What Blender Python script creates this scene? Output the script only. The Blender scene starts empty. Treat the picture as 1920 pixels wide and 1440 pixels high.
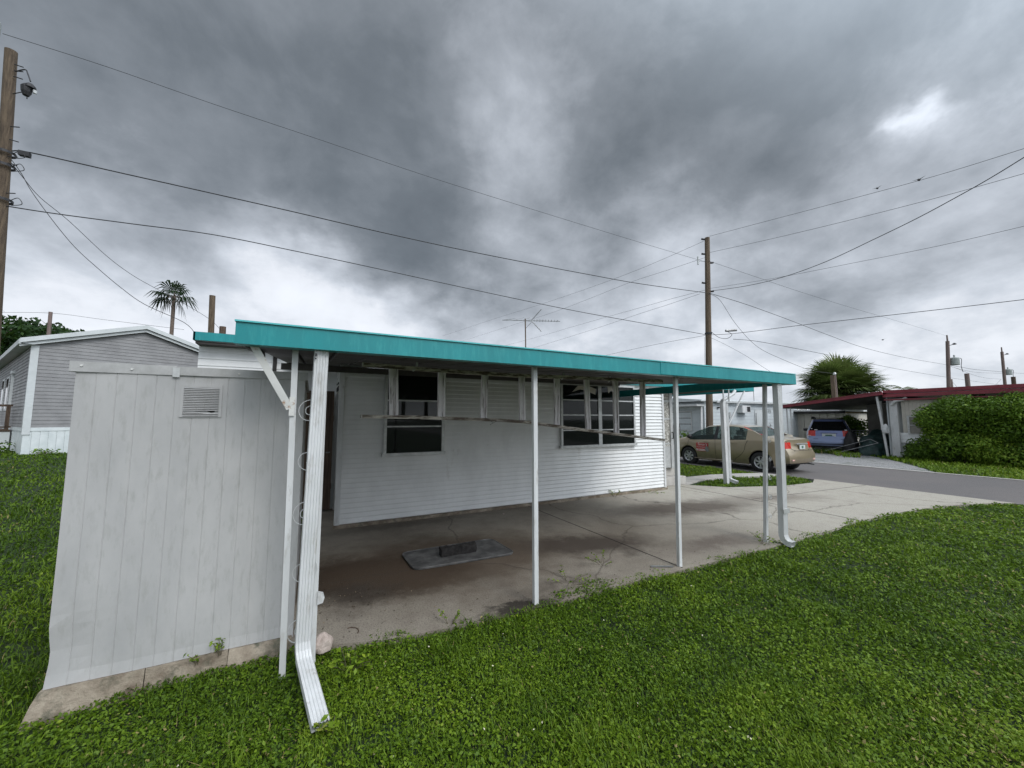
import bpy, math, random
import numpy as np
from mathutils import Vector, Matrix, noise as mnoise
R=math.radians
random.seed(7); rng=np.random.default_rng(11)
S=bpy.context.scene
COL=S.collection
# ------------------------------------------------------------------ materials
def new_mat(name):
    m=bpy.data.materials.new(name); m.use_nodes=True
    nt=m.node_tree; b=nt.nodes['Principled BSDF']
    return m,nt,b
def N(nt,t,**k):
    n=nt.nodes.new(t)
    for a,v in k.items():
        if a in n.inputs: n.inputs[a].default_value=v
        else: setattr(n,a,v)
    return n
def lk(nt,a,b): nt.links.new(a,b)
def ramp(nt,fac,stops):
    r=nt.nodes.new('ShaderNodeValToRGB'); e=r.color_ramp.elements
    while len(e)<len(stops): e.new(.5)
    for q,(p,c) in zip(e,stops):
        q.position=p; q.color=(c[0],c[1],c[2],1) if hasattr(c,'__len__') else (c,c,c,1)
    lk(nt,fac,r.inputs[0]); return r
def mixc(nt,fac,a,b,mode='MIX'):
    m=nt.nodes.new('ShaderNodeMix'); m.data_type='RGBA'; m.blend_type=mode
    for s,v in ((0,fac),(6,a),(7,b)):
        if hasattr(v,'is_linked') or hasattr(v,'links'): lk(nt,v,m.inputs[s])
        elif s==0: m.inputs[0].default_value=v
        else: m.inputs[s].default_value=(v[0],v[1],v[2],1)
    return m.outputs[2]
def coords(nt,scale=(1,1,1),kind='Object'):
    tc=nt.nodes.new('ShaderNodeTexCoord'); mp=nt.nodes.new('ShaderNodeMapping')
    mp.inputs['Scale'].default_value=scale
    lk(nt,tc.outputs[kind],mp.inputs[0]); return mp.outputs[0]
def noise(nt,vec,scale,detail=5,rough=.6,dist=0):
    n=nt.nodes.new('ShaderNodeTexNoise'); n.inputs['Scale'].default_value=scale
    n.inputs['Detail'].default_value=detail; n.inputs['Roughness'].default_value=rough
    n.inputs['Distortion'].default_value=dist
    lk(nt,vec,n.inputs['Vector']); return n.outputs[0]
def bump(nt,b,h,strength=.3,dist=.01):
    n=nt.nodes.new('ShaderNodeBump'); n.inputs['Strength'].default_value=strength
    n.inputs['Distance'].default_value=dist
    lk(nt,h,n.inputs['Height']); lk(nt,n.outputs[0],b.inputs['Normal'])
def pm(name,col,col2=None,rough=.6,scale=3,stretch=(1,1,1),lo=.38,hi=.65,metal=0,bs=0,bd=.004,bscale=60,grime=None,gscale=2,gst=(1,1,1),glo=.5,ghi=.7,coat=0):
    m,nt,b=new_mat(name)
    if col2 is None: col2=tuple(c*.78 for c in col)
    v=coords(nt,stretch); f=noise(nt,v,scale,6,.65)
    c=ramp(nt,f,[(lo,col2),(hi,col)]).outputs[0]
    if grime:
        g=noise(nt,coords(nt,gst),gscale,8,.7); gf=ramp(nt,g,[(glo,0),(ghi,1)]).outputs[0]
        c=mixc(nt,gf,c,grime)
    lk(nt,c,b.inputs['Base Color'])
    rr=ramp(nt,f,[(.3,min(1,rough+.12)),(.7,max(.02,rough-.1))]); lk(nt,rr.outputs[0],b.inputs['Roughness'])
    b.inputs['Metallic'].default_value=metal
    if coat: b.inputs['Coat Weight'].default_value=coat; b.inputs['Coat Roughness'].default_value=.08
    if bs: bump(nt,b,noise(nt,coords(nt,stretch),bscale,5,.6),bs,bd)
    return m
M={}
M['siding']=pm('white_siding',(.80,.81,.80),(.72,.73,.72),.5,3,(1,1,.6),grime=(.42,.40,.35),gscale=3,gst=(1,1,.35),glo=.6,ghi=.85,bs=.15,bscale=90)
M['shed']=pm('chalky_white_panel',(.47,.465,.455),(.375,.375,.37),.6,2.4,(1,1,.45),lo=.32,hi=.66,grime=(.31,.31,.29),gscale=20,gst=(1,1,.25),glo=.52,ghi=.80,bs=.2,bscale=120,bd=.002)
M['shedtrim']=pm('shed_trim',(.46,.46,.45),(.34,.34,.33),.6,6,grime=(.22,.14,.09),gscale=14,glo=.66,ghi=.74,bs=.1)
M['white']=pm('white_paint_metal',(.66,.67,.67),(.54,.55,.545),.45,5,(1,1,.3),grime=(.34,.32,.28),gscale=12,gst=(1,1,.3),glo=.55,ghi=.75)
M['rusty']=pm('rusting_white_paint',(.7,.7,.67),(.6,.6,.57),.5,6,grime=(.33,.18,.09),gscale=11,glo=.58,ghi=.66)
M['teal']=pm('teal_enamel',(.006,.26,.275),(.005,.205,.22),.38,2.2,(2.2,2.2,.6),lo=.25,hi=.75,grime=(.035,.33,.33),gscale=9,gst=(3,3,.5),glo=.5,ghi=.8,bs=.05,bscale=30)
M['tealtop']=pm('teal_edge_cap',(.10,.52,.53),None,.4)
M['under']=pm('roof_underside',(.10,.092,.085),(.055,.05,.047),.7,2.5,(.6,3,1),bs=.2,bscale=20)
M['rooftop']=pm('roof_coating',(.6,.62,.62),(.45,.47,.47),.6,2)
M['gray']=pm('gray_vinyl_siding',(.27,.268,.268),(.22,.218,.22),.5,2,bs=.05)
M['graytrim']=pm('pale_trim',(.62,.65,.65),(.54,.57,.57),.5,2)
M['skirt']=pm('skirting_panel',(.72,.76,.76),(.6,.65,.65),.5,3)
M['frame']=pm('aluminium_frame',(.58,.59,.58),(.44,.45,.44),.45,12,metal=.35)
M['dark']=pm('dark_interior',(.018,.016,.015),(.010,.009,.009),.8,4)
M['dimwall']=pm('dim_paneling',(.30,.285,.25),(.22,.21,.185),.8,3)
M['blind']=pm('dusty_blind',(.16,.13,.11),(.10,.085,.075),.8,6)
M['oldwood']=pm('peeling_painted_wood',(.78,.74,.76),(.16,.12,.11),.8,5,(8,8,.6),lo=.34,hi=.46,bs=.6,bscale=50,bd=.004)
M['railwood']=pm('weathered_rail_wood',(.58,.53,.47),(.12,.09,.07),.85,7,(.8,6,6),lo=.44,hi=.56,bs=.6,bscale=50,bd=.004)
M['woodend']=pm('white_painted_end',(.6,.58,.54),None,.7)
M['pole']=pm('pole_wood',(.17,.125,.08),(.075,.055,.04),.85,3,(9,9,.25),lo=.35,hi=.65,bs=.7,bscale=14,bd=.02)
M['polefar']=pm('far_pole_wood',(.24,.18,.16),(.14,.105,.095),.85,3,(9,9,.3))
M['brown']=pm('brown_boards',(.13,.085,.055),(.05,.033,.024),.8,4,(8,8,.5),bs=.4)
M['black']=pm('black_rubber',(.02,.02,.022),(.012,.012,.013),.6,8)
M['wire']=pm('wire_black',(.03,.03,.033),None,.6,4)
M['transformer']=pm('transformer_gray',(.36,.40,.38),(.28,.31,.30),.5,4)
M['lampglass']=pm('lamp_glass',(.6,.62,.62),None,.25,4)
M['maroon']=pm('maroon_paint',(.24,.035,.05),(.17,.025,.035),.45,2,grime=(.35,.16,.16),gscale=5,glo=.62,ghi=.8)
M['beige']=pm('beige_panel',(.60,.57,.50),(.5,.47,.41),.6,3)
M['palewhite']=pm('pale_blue_white_siding',(.60,.645,.66),(.50,.545,.56),.55,1.5)
M['greenjunk']=pm('green_tarp',(.02,.055,.05),(.008,.02,.02),.55,5,bs=.6,bscale=8,bd=.05)
M['steel']=pm('dull_steel',(.32,.33,.33),(.22,.22,.22),.45,8,metal=.6)
M['mat']=pm('worn_black_mat',(.12,.12,.118),(.045,.045,.045),.5,5,lo=.4,hi=.62,grime=(.17,.15,.13),gscale=7,glo=.62,ghi=.75,bs=.3,bscale=80,bd=.002)
M['char']=pm('charred_block',(.018,.016,.015),(.006,.005,.005),.9,14,bs=1,bscale=40,bd=.01)
M['block']=pm('block_masonry',(.36,.31,.24),(.16,.125,.09),.9,5,grime=(.07,.075,.05),gscale=6,glo=.52,ghi=.68,bs=.8,bscale=45,bd=.012)
M['rock']=pm('pale_rock',(.52,.44,.39),(.36,.29,.25),.85,7,bs=.7,bscale=30,bd=.01)
M['soil']=pm('soil',(.05,.042,.025),(.025,.022,.012),1,12)
M['trunk']=pm('palm_trunk',(.20,.15,.12),(.09,.07,.055),.9,6,(1,1,5),bs=.7,bscale=12,bd=.03)
M['twig']=pm('twig',(.10,.085,.05),None,.9)
M['kerb']=pm('pale_kerb',(.50,.48,.44),(.38,.36,.33),.85,4,bs=.3)
M['glassblk']=None
def textured_panel():
    m,nt,b=new_mat('patterned_screen')
    v=coords(nt); vo=nt.nodes.new('ShaderNodeTexVoronoi'); vo.inputs['Scale'].default_value=22; lk(nt,v,vo.inputs['Vector'])
    c=ramp(nt,vo.outputs[0],[(.25,(.62,.6,.55)),(.6,(.25,.24,.21))]).outputs[0]; lk(nt,c,b.inputs['Base Color']); b.inputs['Roughness'].default_value=.6
    return m
M['screen']=textured_panel()
def glass(name,tint,alpha,rough=.04):
    m,nt,b=new_mat(name); b.inputs['Base Color'].default_value=(*tint,1); b.inputs['Roughness'].default_value=rough
    b.inputs['Specular IOR Level'].default_value=.5
    if alpha<1:
        t=N(nt,'ShaderNodeBsdfTransparent'); t.inputs[0].default_value=(.62,.72,.68,1)
        mx=nt.nodes.new('ShaderNodeMixShader'); mx.inputs[0].default_value=alpha
        lk(nt,t.outputs[0],mx.inputs[1]); lk(nt,b.outputs[0],mx.inputs[2]); lk(nt,mx.outputs[0],nt.nodes['Material Output'].inputs[0])
    return m
M['glass']=glass('window_glass',(.012,.014,.014),.5)
M['glass'].node_tree.nodes['Principled BSDF'].inputs['Specular IOR Level'].default_value=.6
M['carglass']=glass('car_glass',(.03,.05,.047),.5)
M['suvglass']=glass('tinted_glass',(.008,.009,.01),.93)
def paint(name,col,fl=.5):
    m,nt,b=new_mat(name); f=noise(nt,coords(nt),2,3)
    c=ramp(nt,f,[(.3,tuple(x*.93 for x in col)),(.7,col)]).outputs[0]
    # road dust settled on the lower panels
    tc=nt.nodes.new('ShaderNodeTexCoord'); sp=nt.nodes.new('ShaderNodeSeparateXYZ'); lk(nt,tc.outputs['Object'],sp.inputs[0])
    d=nt.nodes.new('ShaderNodeMath'); d.operation='MULTIPLY_ADD'; lk(nt,noise(nt,coords(nt),6,6),d.inputs[0]); d.inputs[1].default_value=-.5; 
    lk(nt,sp.outputs[2],d.inputs[2]); g=ramp(nt,d.outputs[0],[(.0,.5),(.28,0)]).outputs[0]
    c=mixc(nt,g,c,(.13,.115,.095)); lk(nt,c,b.inputs['Base Color'])
    b.inputs['Metallic'].default_value=fl; b.inputs['Roughness'].default_value=.36
    b.inputs['Coat Weight'].default_value=.6; b.inputs['Coat Roughness'].default_value=.06
    return m
M['gold']=paint('champagne_paint',(.36,.30,.205),.45)
M['blue']=paint('slate_blue_paint',(.14,.18,.36),.35)
M['bumperblue']=paint('bumper_blue',(.22,.28,.46),.25)
M['red']=pm('red_lens',(.62,.035,.02),(.5,.02,.012),.18,9)
M['amber']=pm('clear_lens',(.75,.55,.5),(.7,.35,.3),.2,20)
M['decalred']=pm('red_magnet',(.5,.03,.025),(.42,.025,.02),.45,5)
M['decalwhite']=pm('white_print',(.78,.74,.74),None,.5)
M['tyre']=pm('tyre_rubber',(.025,.025,.026),(.015,.015,.015),.8,9)
M['rim']=pm('hubcap_silver',(.55,.56,.57),(.45,.46,.47),.35,6,metal=.5)
M['plate']=pm('plate_white',(.62,.66,.64),(.5,.54,.53),.5,20)
M['plategreen']=pm('plate_print',(.08,.17,.12),None,.6)
M['plant']=None
def leafmat(name,stops,trans=.25,rough=.5,hold=None):
    m,nt,b=new_mat(name)
    a=N(nt,'ShaderNodeAttribute',attribute_name='v'); c=ramp(nt,a.outputs['Fac'],stops).outputs[0]
    lk(nt,c,b.inputs['Base Color']); b.inputs['Roughness'].default_value=rough; b.inputs['Specular IOR Level'].default_value=.22
    t=N(nt,'ShaderNodeBsdfTranslucent'); lk(nt,mixc(nt,.5,c,(.16,.28,.03)),t.inputs[0])
    mx=nt.nodes.new('ShaderNodeMixShader'); mx.inputs[0].default_value=trans
    lk(nt,b.outputs[0],mx.inputs[1]); lk(nt,t.outputs[0],mx.inputs[2]); lk(nt,mx.outputs[0],nt.nodes['Material Output'].inputs[0])
    return m
M['grass']=leafmat('lawn_leaves',[(0,(.030,.068,.004)),(.35,(.085,.155,.008)),(.7,(.165,.255,.016)),(.92,(.25,.33,.03)),(1,(.30,.25,.10))])
M['hedge']=leafmat('hedge_leaves',[(0,(.04,.08,.010)),(.5,(.10,.19,.018)),(.9,(.19,.29,.03)),(1,(.26,.36,.045))],.2)
M['darkleaf']=leafmat('tree_leaves',[(0,(.010,.026,.008)),(.6,(.022,.055,.014)),(1,(.045,.09,.02))],.15)
M['palmleaf']=leafmat('palm_fronds',[(0,(.22,.16,.11)),(.22,(.15,.115,.06)),(.3,(.05,.07,.022)),(.7,(.085,.12,.035)),(1,(.17,.20,.07))],.2)
M['palmdark']=leafmat('palm_fronds_dark',[(0,(.03,.025,.01)),(.3,(.008,.02,.008)),(1,(.018,.04,.012))],.05)
M['purple']=leafmat('purple_foliage',[(0,(.05,.03,.06)),(1,(.12,.09,.16))],.1)
def concrete():
    m,nt,b=new_mat('stained_concrete')
    tc=nt.nodes.new('ShaderNodeTexCoord'); P=tc.outputs['Object']
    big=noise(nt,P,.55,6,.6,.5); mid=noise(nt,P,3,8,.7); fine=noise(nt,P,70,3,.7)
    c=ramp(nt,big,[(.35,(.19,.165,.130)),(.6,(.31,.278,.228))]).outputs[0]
    # paler concrete toward the road
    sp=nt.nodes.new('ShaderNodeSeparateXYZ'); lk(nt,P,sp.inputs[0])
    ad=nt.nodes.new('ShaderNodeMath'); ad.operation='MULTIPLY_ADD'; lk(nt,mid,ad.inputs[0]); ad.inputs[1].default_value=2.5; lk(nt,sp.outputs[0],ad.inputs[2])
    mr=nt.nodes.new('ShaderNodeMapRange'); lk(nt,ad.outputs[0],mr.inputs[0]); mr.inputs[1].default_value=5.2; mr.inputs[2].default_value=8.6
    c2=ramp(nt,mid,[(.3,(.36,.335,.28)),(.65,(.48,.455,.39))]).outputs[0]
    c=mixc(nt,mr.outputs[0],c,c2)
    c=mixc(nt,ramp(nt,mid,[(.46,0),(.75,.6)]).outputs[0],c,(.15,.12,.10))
    def stain(cx,cy,sx,sy,inner,outer,col,amt,rot=0):
        nonlocal c
        mp=nt.nodes.new('ShaderNodeMapping'); mp.vector_type='TEXTURE'; mp.inputs['Location'].default_value=(cx,cy,0); mp.inputs['Rotation'].default_value=(0,0,R(rot)); mp.inputs['Scale'].default_value=(sx,sy,1)
        wn=nt.nodes.new('ShaderNodeTexNoise'); wn.inputs['Scale'].default_value=3.2; wn.inputs['Detail'].default_value=12; wn.inputs['Roughness'].default_value=.72; lk(nt,P,wn.inputs['Vector'])
        vm=nt.nodes.new('ShaderNodeVectorMath'); vm.operation='MULTIPLY_ADD'; lk(nt,wn.outputs[1],vm.inputs[0]); vm.inputs[1].default_value=(.9,.9,0); lk(nt,P,vm.inputs[2])
        v2=nt.nodes.new('ShaderNodeVectorMath'); v2.operation='SUBTRACT'; lk(nt,vm.outputs[0],v2.inputs[0]); v2.inputs[1].default_value=(.45,.45,0)
        lk(nt,v2.outputs[0],mp.inputs[0])
        sx_=nt.nodes.new('ShaderNodeSeparateXYZ'); lk(nt,mp.outputs[0],sx_.inputs[0]); cb=nt.nodes.new('ShaderNodeCombineXYZ'); lk(nt,sx_.outputs[0],cb.inputs[0]); lk(nt,sx_.outputs[1],cb.inputs[1])
        ln=nt.nodes.new('ShaderNodeVectorMath'); ln.operation='LENGTH'; lk(nt,cb.outputs[0],ln.inputs[0])
        f=ramp(nt,ln.outputs['Value'],[(inner,amt),(outer,0)]).outputs[0]
        c=mixc(nt,f,c,col)
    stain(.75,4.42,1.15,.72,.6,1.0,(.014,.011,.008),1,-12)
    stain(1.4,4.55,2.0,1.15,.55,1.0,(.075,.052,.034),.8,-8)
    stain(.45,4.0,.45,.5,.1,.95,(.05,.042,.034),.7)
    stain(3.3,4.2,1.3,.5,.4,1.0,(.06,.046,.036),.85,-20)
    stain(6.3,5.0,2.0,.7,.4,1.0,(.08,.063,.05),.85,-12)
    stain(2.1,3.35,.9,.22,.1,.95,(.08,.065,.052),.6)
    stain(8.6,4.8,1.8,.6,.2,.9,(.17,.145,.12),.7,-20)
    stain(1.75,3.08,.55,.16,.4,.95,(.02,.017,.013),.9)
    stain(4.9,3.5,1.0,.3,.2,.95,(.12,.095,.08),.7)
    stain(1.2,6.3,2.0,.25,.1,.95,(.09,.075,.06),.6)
    # thin wandering cracks
    vo=nt.nodes.new('ShaderNodeTexVoronoi'); vo.feature='DISTANCE_TO_EDGE'; vo.inputs['Scale'].default_value=.38
    wn=nt.nodes.new('ShaderNodeTexNoise'); wn.inputs['Scale'].default_value=1.6; wn.inputs['Detail'].default_value=6; lk(nt,P,wn.inputs['Vector'])
    vm=nt.nodes.new('ShaderNodeVectorMath'); vm.operation='MULTIPLY_ADD'; lk(nt,wn.outputs[1],vm.inputs[0]); vm.inputs[1].default_value=(.5,.5,.5); lk(nt,P,vm.inputs[2]); lk(nt,vm.outputs[0],vo.inputs['Vector'])
    c=mixc(nt,ramp(nt,vo.outputs[0],[(.0,.6),(.006,0)]).outputs[0],c,(.05,.04,.032))
    c=mixc(nt,ramp(nt,fine,[(.35,.55),(.5,0)]).outputs[0],c,(.07,.058,.05))
    c=mixc(nt,ramp(nt,fine,[(.62,0),(.75,.15)]).outputs[0],c,(.42,.38,.34))
    lk(nt,c,b.inputs['Base Color']); b.inputs['Roughness'].default_value=.92; b.inputs['Specular IOR Level'].default_value=.2
    bump(nt,b,fine,.7,.005)
    return m
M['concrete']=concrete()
def asphalt():
    m,nt,b=new_mat('asphalt'); P=coords(nt)
    f=noise(nt,P,60,4,.7); g=noise(nt,P,.7,5)
    c=ramp(nt,f,[(.35,(.072,.066,.064)),(.65,(.165,.155,.15))]).outputs[0]
    c=mixc(nt,ramp(nt,g,[(.4,0),(.65,.45)]).outputs[0],c,(.16,.14,.13))
    lk(nt,c,b.inputs['Base Color']); b.inputs['Roughness'].default_value=.85; bump(nt,b,f,.6,.006); return m
M['asphalt']=asphalt()
M['gravel']=pm('gravel',(.42,.42,.41),(.12,.12,.12),.9,38,lo=.4,hi=.62,grime=(.05,.07,.03),gscale=1.6,glo=.55,ghi=.7,bs=1,bscale=40,bd=.02)
M['ground']=pm('lawn_soil',(.022,.045,.008),(.010,.020,.005),1,9,grime=(.05,.045,.028),gscale=5,glo=.6,ghi=.75,bs=.6,bscale=30,bd=.03)
# ------------------------------------------------------------------ mesh helpers
class MB:
    def __init__(s): s.v=[]; s.f=[]
    def add(s,vs,fs):
        o=len(s.v); s.v+= [tuple(map(float,v)) for v in vs]; s.f+=[tuple(i+o for i in f) for f in fs]; return s
    def box(s,x0,x1,y0,y1,z0,z1):
        return s.add([(x0,y0,z0),(x1,y0,z0),(x1,y1,z0),(x0,y1,z0),(x0,y0,z1),(x1,y0,z1),(x1,y1,z1),(x0,y1,z1)],
            [(0,3,2,1),(4,5,6,7),(0,1,5,4),(1,2,6,5),(2,3,7,6),(3,0,4,7)])
    def bar(s,a,b,w,h,up=(0,0,1)):
        a=Vector(a); b=Vector(b); d=(b-a).normalized(); u=Vector(up)
        if abs(d.dot(u))>.98: u=Vector((0,1,0))
        r=d.cross(u).normalized(); u=r.cross(d)
        vs=[]
        for p in (a,b):
            for i,j in ((-1,-1),(1,-1),(1,1),(-1,1)): vs.append(p+r*(w/2*i)+u*(h/2*j))
        return s.add(vs,[(3,2,1,0),(4,5,6,7),(0,1,5,4),(1,2,6,5),(2,3,7,6),(3,0,4,7)])
    def tube(s,pts,r,n=8,cap=True):
        pts=[Vector(p) for p in pts]; rs=r if hasattr(r,'__len__') else [r]*len(pts)
        vs=[]; fs=[]; prev=None
        for i,p in enumerate(pts):
            d=(pts[min(i+1,len(pts)-1)]-pts[max(i-1,0)]).normalized()
            if prev is None:
                u=Vector((0,0,1)) if abs(d.z)<.9 else Vector((0,1,0))
                a=d.cross(u).normalized()
            else: a=(prev-d*prev.dot(d)).normalized()
            prev=a; b=d.cross(a)
            for k in range(n):
                t=2*math.pi*k/n; vs.append(p+(a*math.cos(t)+b*math.sin(t))*rs[i])
        for i in range(len(pts)-1):
            for k in range(n):
                fs.append((i*n+k,i*n+(k+1)%n,(i+1)*n+(k+1)%n,(i+1)*n+k))
        if cap: fs.append(tuple(range(n-1,-1,-1))); fs.append(tuple(len(pts)*n-n+k for k in range(n)))
        return s.add(vs,fs)
    def lathe(s,prof,n=24,c=(0,0,0),axis='z'):
        vs=[];fs=[]
        for (r,z) in prof:
            for k in range(n):
                t=2*math.pi*k/n; q=(r*math.cos(t),r*math.sin(t),z)
                if axis=='y': q=(q[0],q[2],q[1])
                if axis=='x': q=(q[2],q[0],q[1])
                vs.append((q[0]+c[0],q[1]+c[1],q[2]+c[2]))
        for i in range(len(prof)-1):
            for k in range(n): fs.append((i*n+k,i*n+(k+1)%n,(i+1)*n+(k+1)%n,(i+1)*n+k))
        return s.add(vs,fs)
    def prism(s,poly,z0,z1,f=None):
        n=len(poly); g=f or (lambda x,y,z:(x,y,z))
        vs=[g(x,y,z0) for x,y in poly]+[g(x,y,z1) for x,y in poly]
        return s.add(vs,[tuple(range(n-1,-1,-1)),tuple(range(n,2*n))]+[(i,(i+1)%n,n+(i+1)%n,n+i) for i in range(n)])
    def build(s,name,mat,parent=None,smooth=False,bevel=0):
        me=bpy.data.meshes.new(name)
        off=Vector((0,0,0))
        if parent is not None and not parent.get('_local'):
            off=parent_world(parent)
        me.from_pydata([(v[0]-off.x,v[1]-off.y,v[2]-off.z) for v in s.v],[],s.f); me.update()
        import bmesh
        bm=bmesh.new(); bm.from_mesh(me); bmesh.ops.recalc_face_normals(bm,faces=bm.faces); bm.to_mesh(me); bm.free()
        if smooth: me.polygons.foreach_set('use_smooth',[True]*len(me.polygons))
        me.materials.append(mat)
        o=bpy.data.objects.new(name,me); COL.objects.link(o)
        if parent is not None:
            o.parent=parent
        if bevel:
            m=o.modifiers.new('b','BEVEL'); m.width=bevel; m.segments=2; m.limit_method='ANGLE'
        if smooth: 
            pass
        return o
WORLD={}
def parent_world(p):
    v=Vector((0,0,0))
    while p is not None: v+=Vector(WORLD.get(p.name,(0,0,0))); p=p.parent
    return v
def thing(name,label,cat,loc=(0,0,0),rz=0,group=None,local=False):
    o=bpy.data.objects.new(name,None); COL.objects.link(o); o.location=loc; o.rotation_euler=(0,0,rz)
    o.empty_display_size=.2
    o['label']=label; o['category']=cat
    if group: o['group']=group
    if local: LOCALS.add(o.name)
    else: WORLD[o.name]=tuple(loc)
    return o
LOCALS=set()
def tag(o,label,cat,group=None,kind=None):
    o['label']=label; o['category']=cat
    if group:o['group']=group
    if kind:o['kind']=kind
    return o
def struct(o,kind='structure'): o['kind']=kind; return o
def siding(mb,P,u,n,L,z0,z1,pitch,depth,slot=.17):
    """lapped horizontal boards: u along the wall, n outward"""
    P=Vector(P);u=Vector(u);n=Vector(n);k=int(round((z1-z0)/pitch)); pitch=(z1-z0)/k
    for i in range(k):
        zb=z0+i*pitch; zt=zb+pitch
        a=P+n*depth; b=P+n*(depth*.15)
        sl=pitch*slot
        q=[P+Vector((0,0,zb)),P+u*L+Vector((0,0,zb)),P+u*L+Vector((0,0,zb+sl)),P+Vector((0,0,zb+sl)),
           a+Vector((0,0,zb+sl)),a+u*L+Vector((0,0,zb+sl)),b+u*L+Vector((0,0,zt)),b+Vector((0,0,zt))]
        mb.add(q,[(0,1,2,3),(3,2,5,4),(4,5,6,7)])
    return mb
def siding_gable(mb,P,u,n,zf,z0,z1,pitch,depth):
    """zf(s)->(smin,smax) for height"""
    P=Vector(P);u=Vector(u);n=Vector(n);k=int(round((z1-z0)/pitch)); pitch=(z1-z0)/k
    for i in range(k):
        zb=z0+i*pitch; zt=zb+pitch
        s0,s1=zf(zb); t0,t1=zf(zt)
        a=P+n*depth; b=P+n*(depth*.15)
        mb.add([a+u*s0+Vector((0,0,zb)),a+u*s1+Vector((0,0,zb)),b+u*t1+Vector((0,0,zt)),b+u*t0+Vector((0,0,zt)),P+u*s0+Vector((0,0,zb)),P+u*s1+Vector((0,0,zb))],[(0,1,2,3),(4,5,1,0)])
    return mb
def window(parent,x0,x1,y,z0,z1,rows,cols=1,blind=False,dim=False):
    """a window in a wall facing -Y, its outer face at y"""
    fr=MB(); w=.045
    fr.box(x0,x0+w,y-.03,y+.03,z0,z1).box(x1-w,x1,y-.03,y+.03,z0,z1).box(x0+w,x1-w,y-.03,y+.03,z1-w,z1).box(x0-.02,x1+.02,y-.045,y+.03,z0-.005,z0+w)
    cw=(x1-x0)/cols
    for c in range(1,cols): fr.box(x0+c*cw-.045,x0+c*cw+.045,y-.028,y+.03,z0+w,z1-w)
    for c in range(cols):
        a=x0+c*cw+(w if c==0 else .045); b=x0+(c+1)*cw-(w if c==cols-1 else .045)
        for r in range(1,rows):
            z=z0+w+(z1-z0-2*w)*r/rows; fr.box(a,b,y-.022,y+.01,z-.012,z+.012)
    f=fr.build('window',M['frame'],parent)
    MB().box(x0+.02,x1-.02,y+.02,y+.025,z0+.02,z1-.02).build('dark_backing',M['blind'] if dim else M['dark'],f)  # dark panel stands in for the unlit room behind the pane
    MB().box(x0+w*.8,x1-w*.8,y-.008,y-.004,z0+w*.8,z1-w*.8).build('pane',M['glass'],f)
    if blind:
        bl=MB(); z=z0+.06
        while z<z1-.08:
            bl.add([(blind[0],y+.003,z),(blind[1],y+.003,z),(blind[1],y+.018,z+.028),(blind[0],y+.018,z+.028)],[(0,1,2,3)]); z+=.032
        bl.build('blind',M['blind'],f)
    return f
# quads scattered in space: one numpy mesh per plant
def leaf_mesh(name,V,F,val,mat,parent=None):
    me=bpy.data.meshes.new(name); nv=len(V); nf=len(F)
    me.vertices.add(nv); me.vertices.foreach_set('co',V.astype(np.float32).ravel())
    k=F.shape[1]; me.loops.add(nf*k); me.loops.foreach_set('vertex_index',F.astype(np.int32).ravel())
    me.polygons.add(nf); me.polygons.foreach_set('loop_start',(np.arange(nf)*k).astype(np.int32)); me.polygons.foreach_set('loop_total',np.full(nf,k,np.int32))
    me.update(calc_edges=True)
    a=me.attributes.new('v','FLOAT','POINT'); a.data.foreach_set('value',val.astype(np.float32))
    me.materials.append(mat); o=bpy.data.objects.new(name,me); COL.objects.link(o)
    if parent is not None: o.parent=parent
    return o
def leaves(pos,nrm,size,asp=.55,fold=.15,val=None,jit=.6):
    """diamond leaves: pos (n,3), nrm outward (n,3)"""
    n=len(pos); nr=nrm+rng.normal(0,jit,(n,3)); nr/=np.linalg.norm(nr,axis=1)[:,None]
    t=rng.normal(0,1,(n,3)); t-=nr*(t*nr).sum(1)[:,None]; t/=np.linalg.norm(t,axis=1)[:,None]
    b=np.cross(nr,t); s=size[:,None]
    V=np.stack([pos-t*s,pos+b*s*asp+nr*s*fold,pos+t*s,pos-b*s*asp+nr*s*fold],1).reshape(-1,3)
    F=np.arange(4*n).reshape(n,4)
    if val is None: val=rng.random(n)
    return V,F,np.repeat(val,4)
def foliage(name,spheres,per,size,mat,parent=None,jit=.7,inner=.55,flat=1.0,valbias=0):
    P=[];Nn=[];Vv=[]
    for (c,r) in spheres:
        n=max(6,int(per*r*r)); d=rng.normal(0,1,(n,3)); d/=np.linalg.norm(d,axis=1)[:,None]
        rad=r*(1-inner*rng.random(n)**2.2)*(1+.10*np.sin(d[:,0]*7+c[0]*3)+.08*np.sin(d[:,2]*9+c[1]*5))
        q=d*rad[:,None]; q[:,2]*=flat; P.append(q+np.array(c)); Nn.append(d)
        Vv.append(np.clip(rng.normal(.45,.2,n)+rng.normal(0,.14)+valbias,0,1))
    P=np.concatenate(P);Nn=np.concatenate(Nn);Vv=np.concatenate(Vv)
    off=np.array(WORLD.get(parent.name,(0,0,0))) if parent is not None else 0
    V,F,v=leaves(P-off,Nn,size*rng.uniform(.6,1.3,len(P)),.5,.12,Vv,jit)
    return leaf_mesh(name,V,F,v,mat,parent)
def catmull(pts,k=6):
    P=[Vector(p) for p in pts]; out=[]
    for i in range(len(P)-1):
        a=P[max(i-1,0)];b=P[i];c=P[i+1];d=P[min(i+2,len(P)-1)]
        for j in range(k):
            t=j/k; out.append(.5*((2*b)+(c-a)*t+(2*a-5*b+4*c-d)*t*t+(3*b-a-3*c+d)*t**3))
    out.append(P[-1]); return out
SKY_K=1.0; BACK=5.0; SUN_E=1.3; GRASS_N=13500
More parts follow.
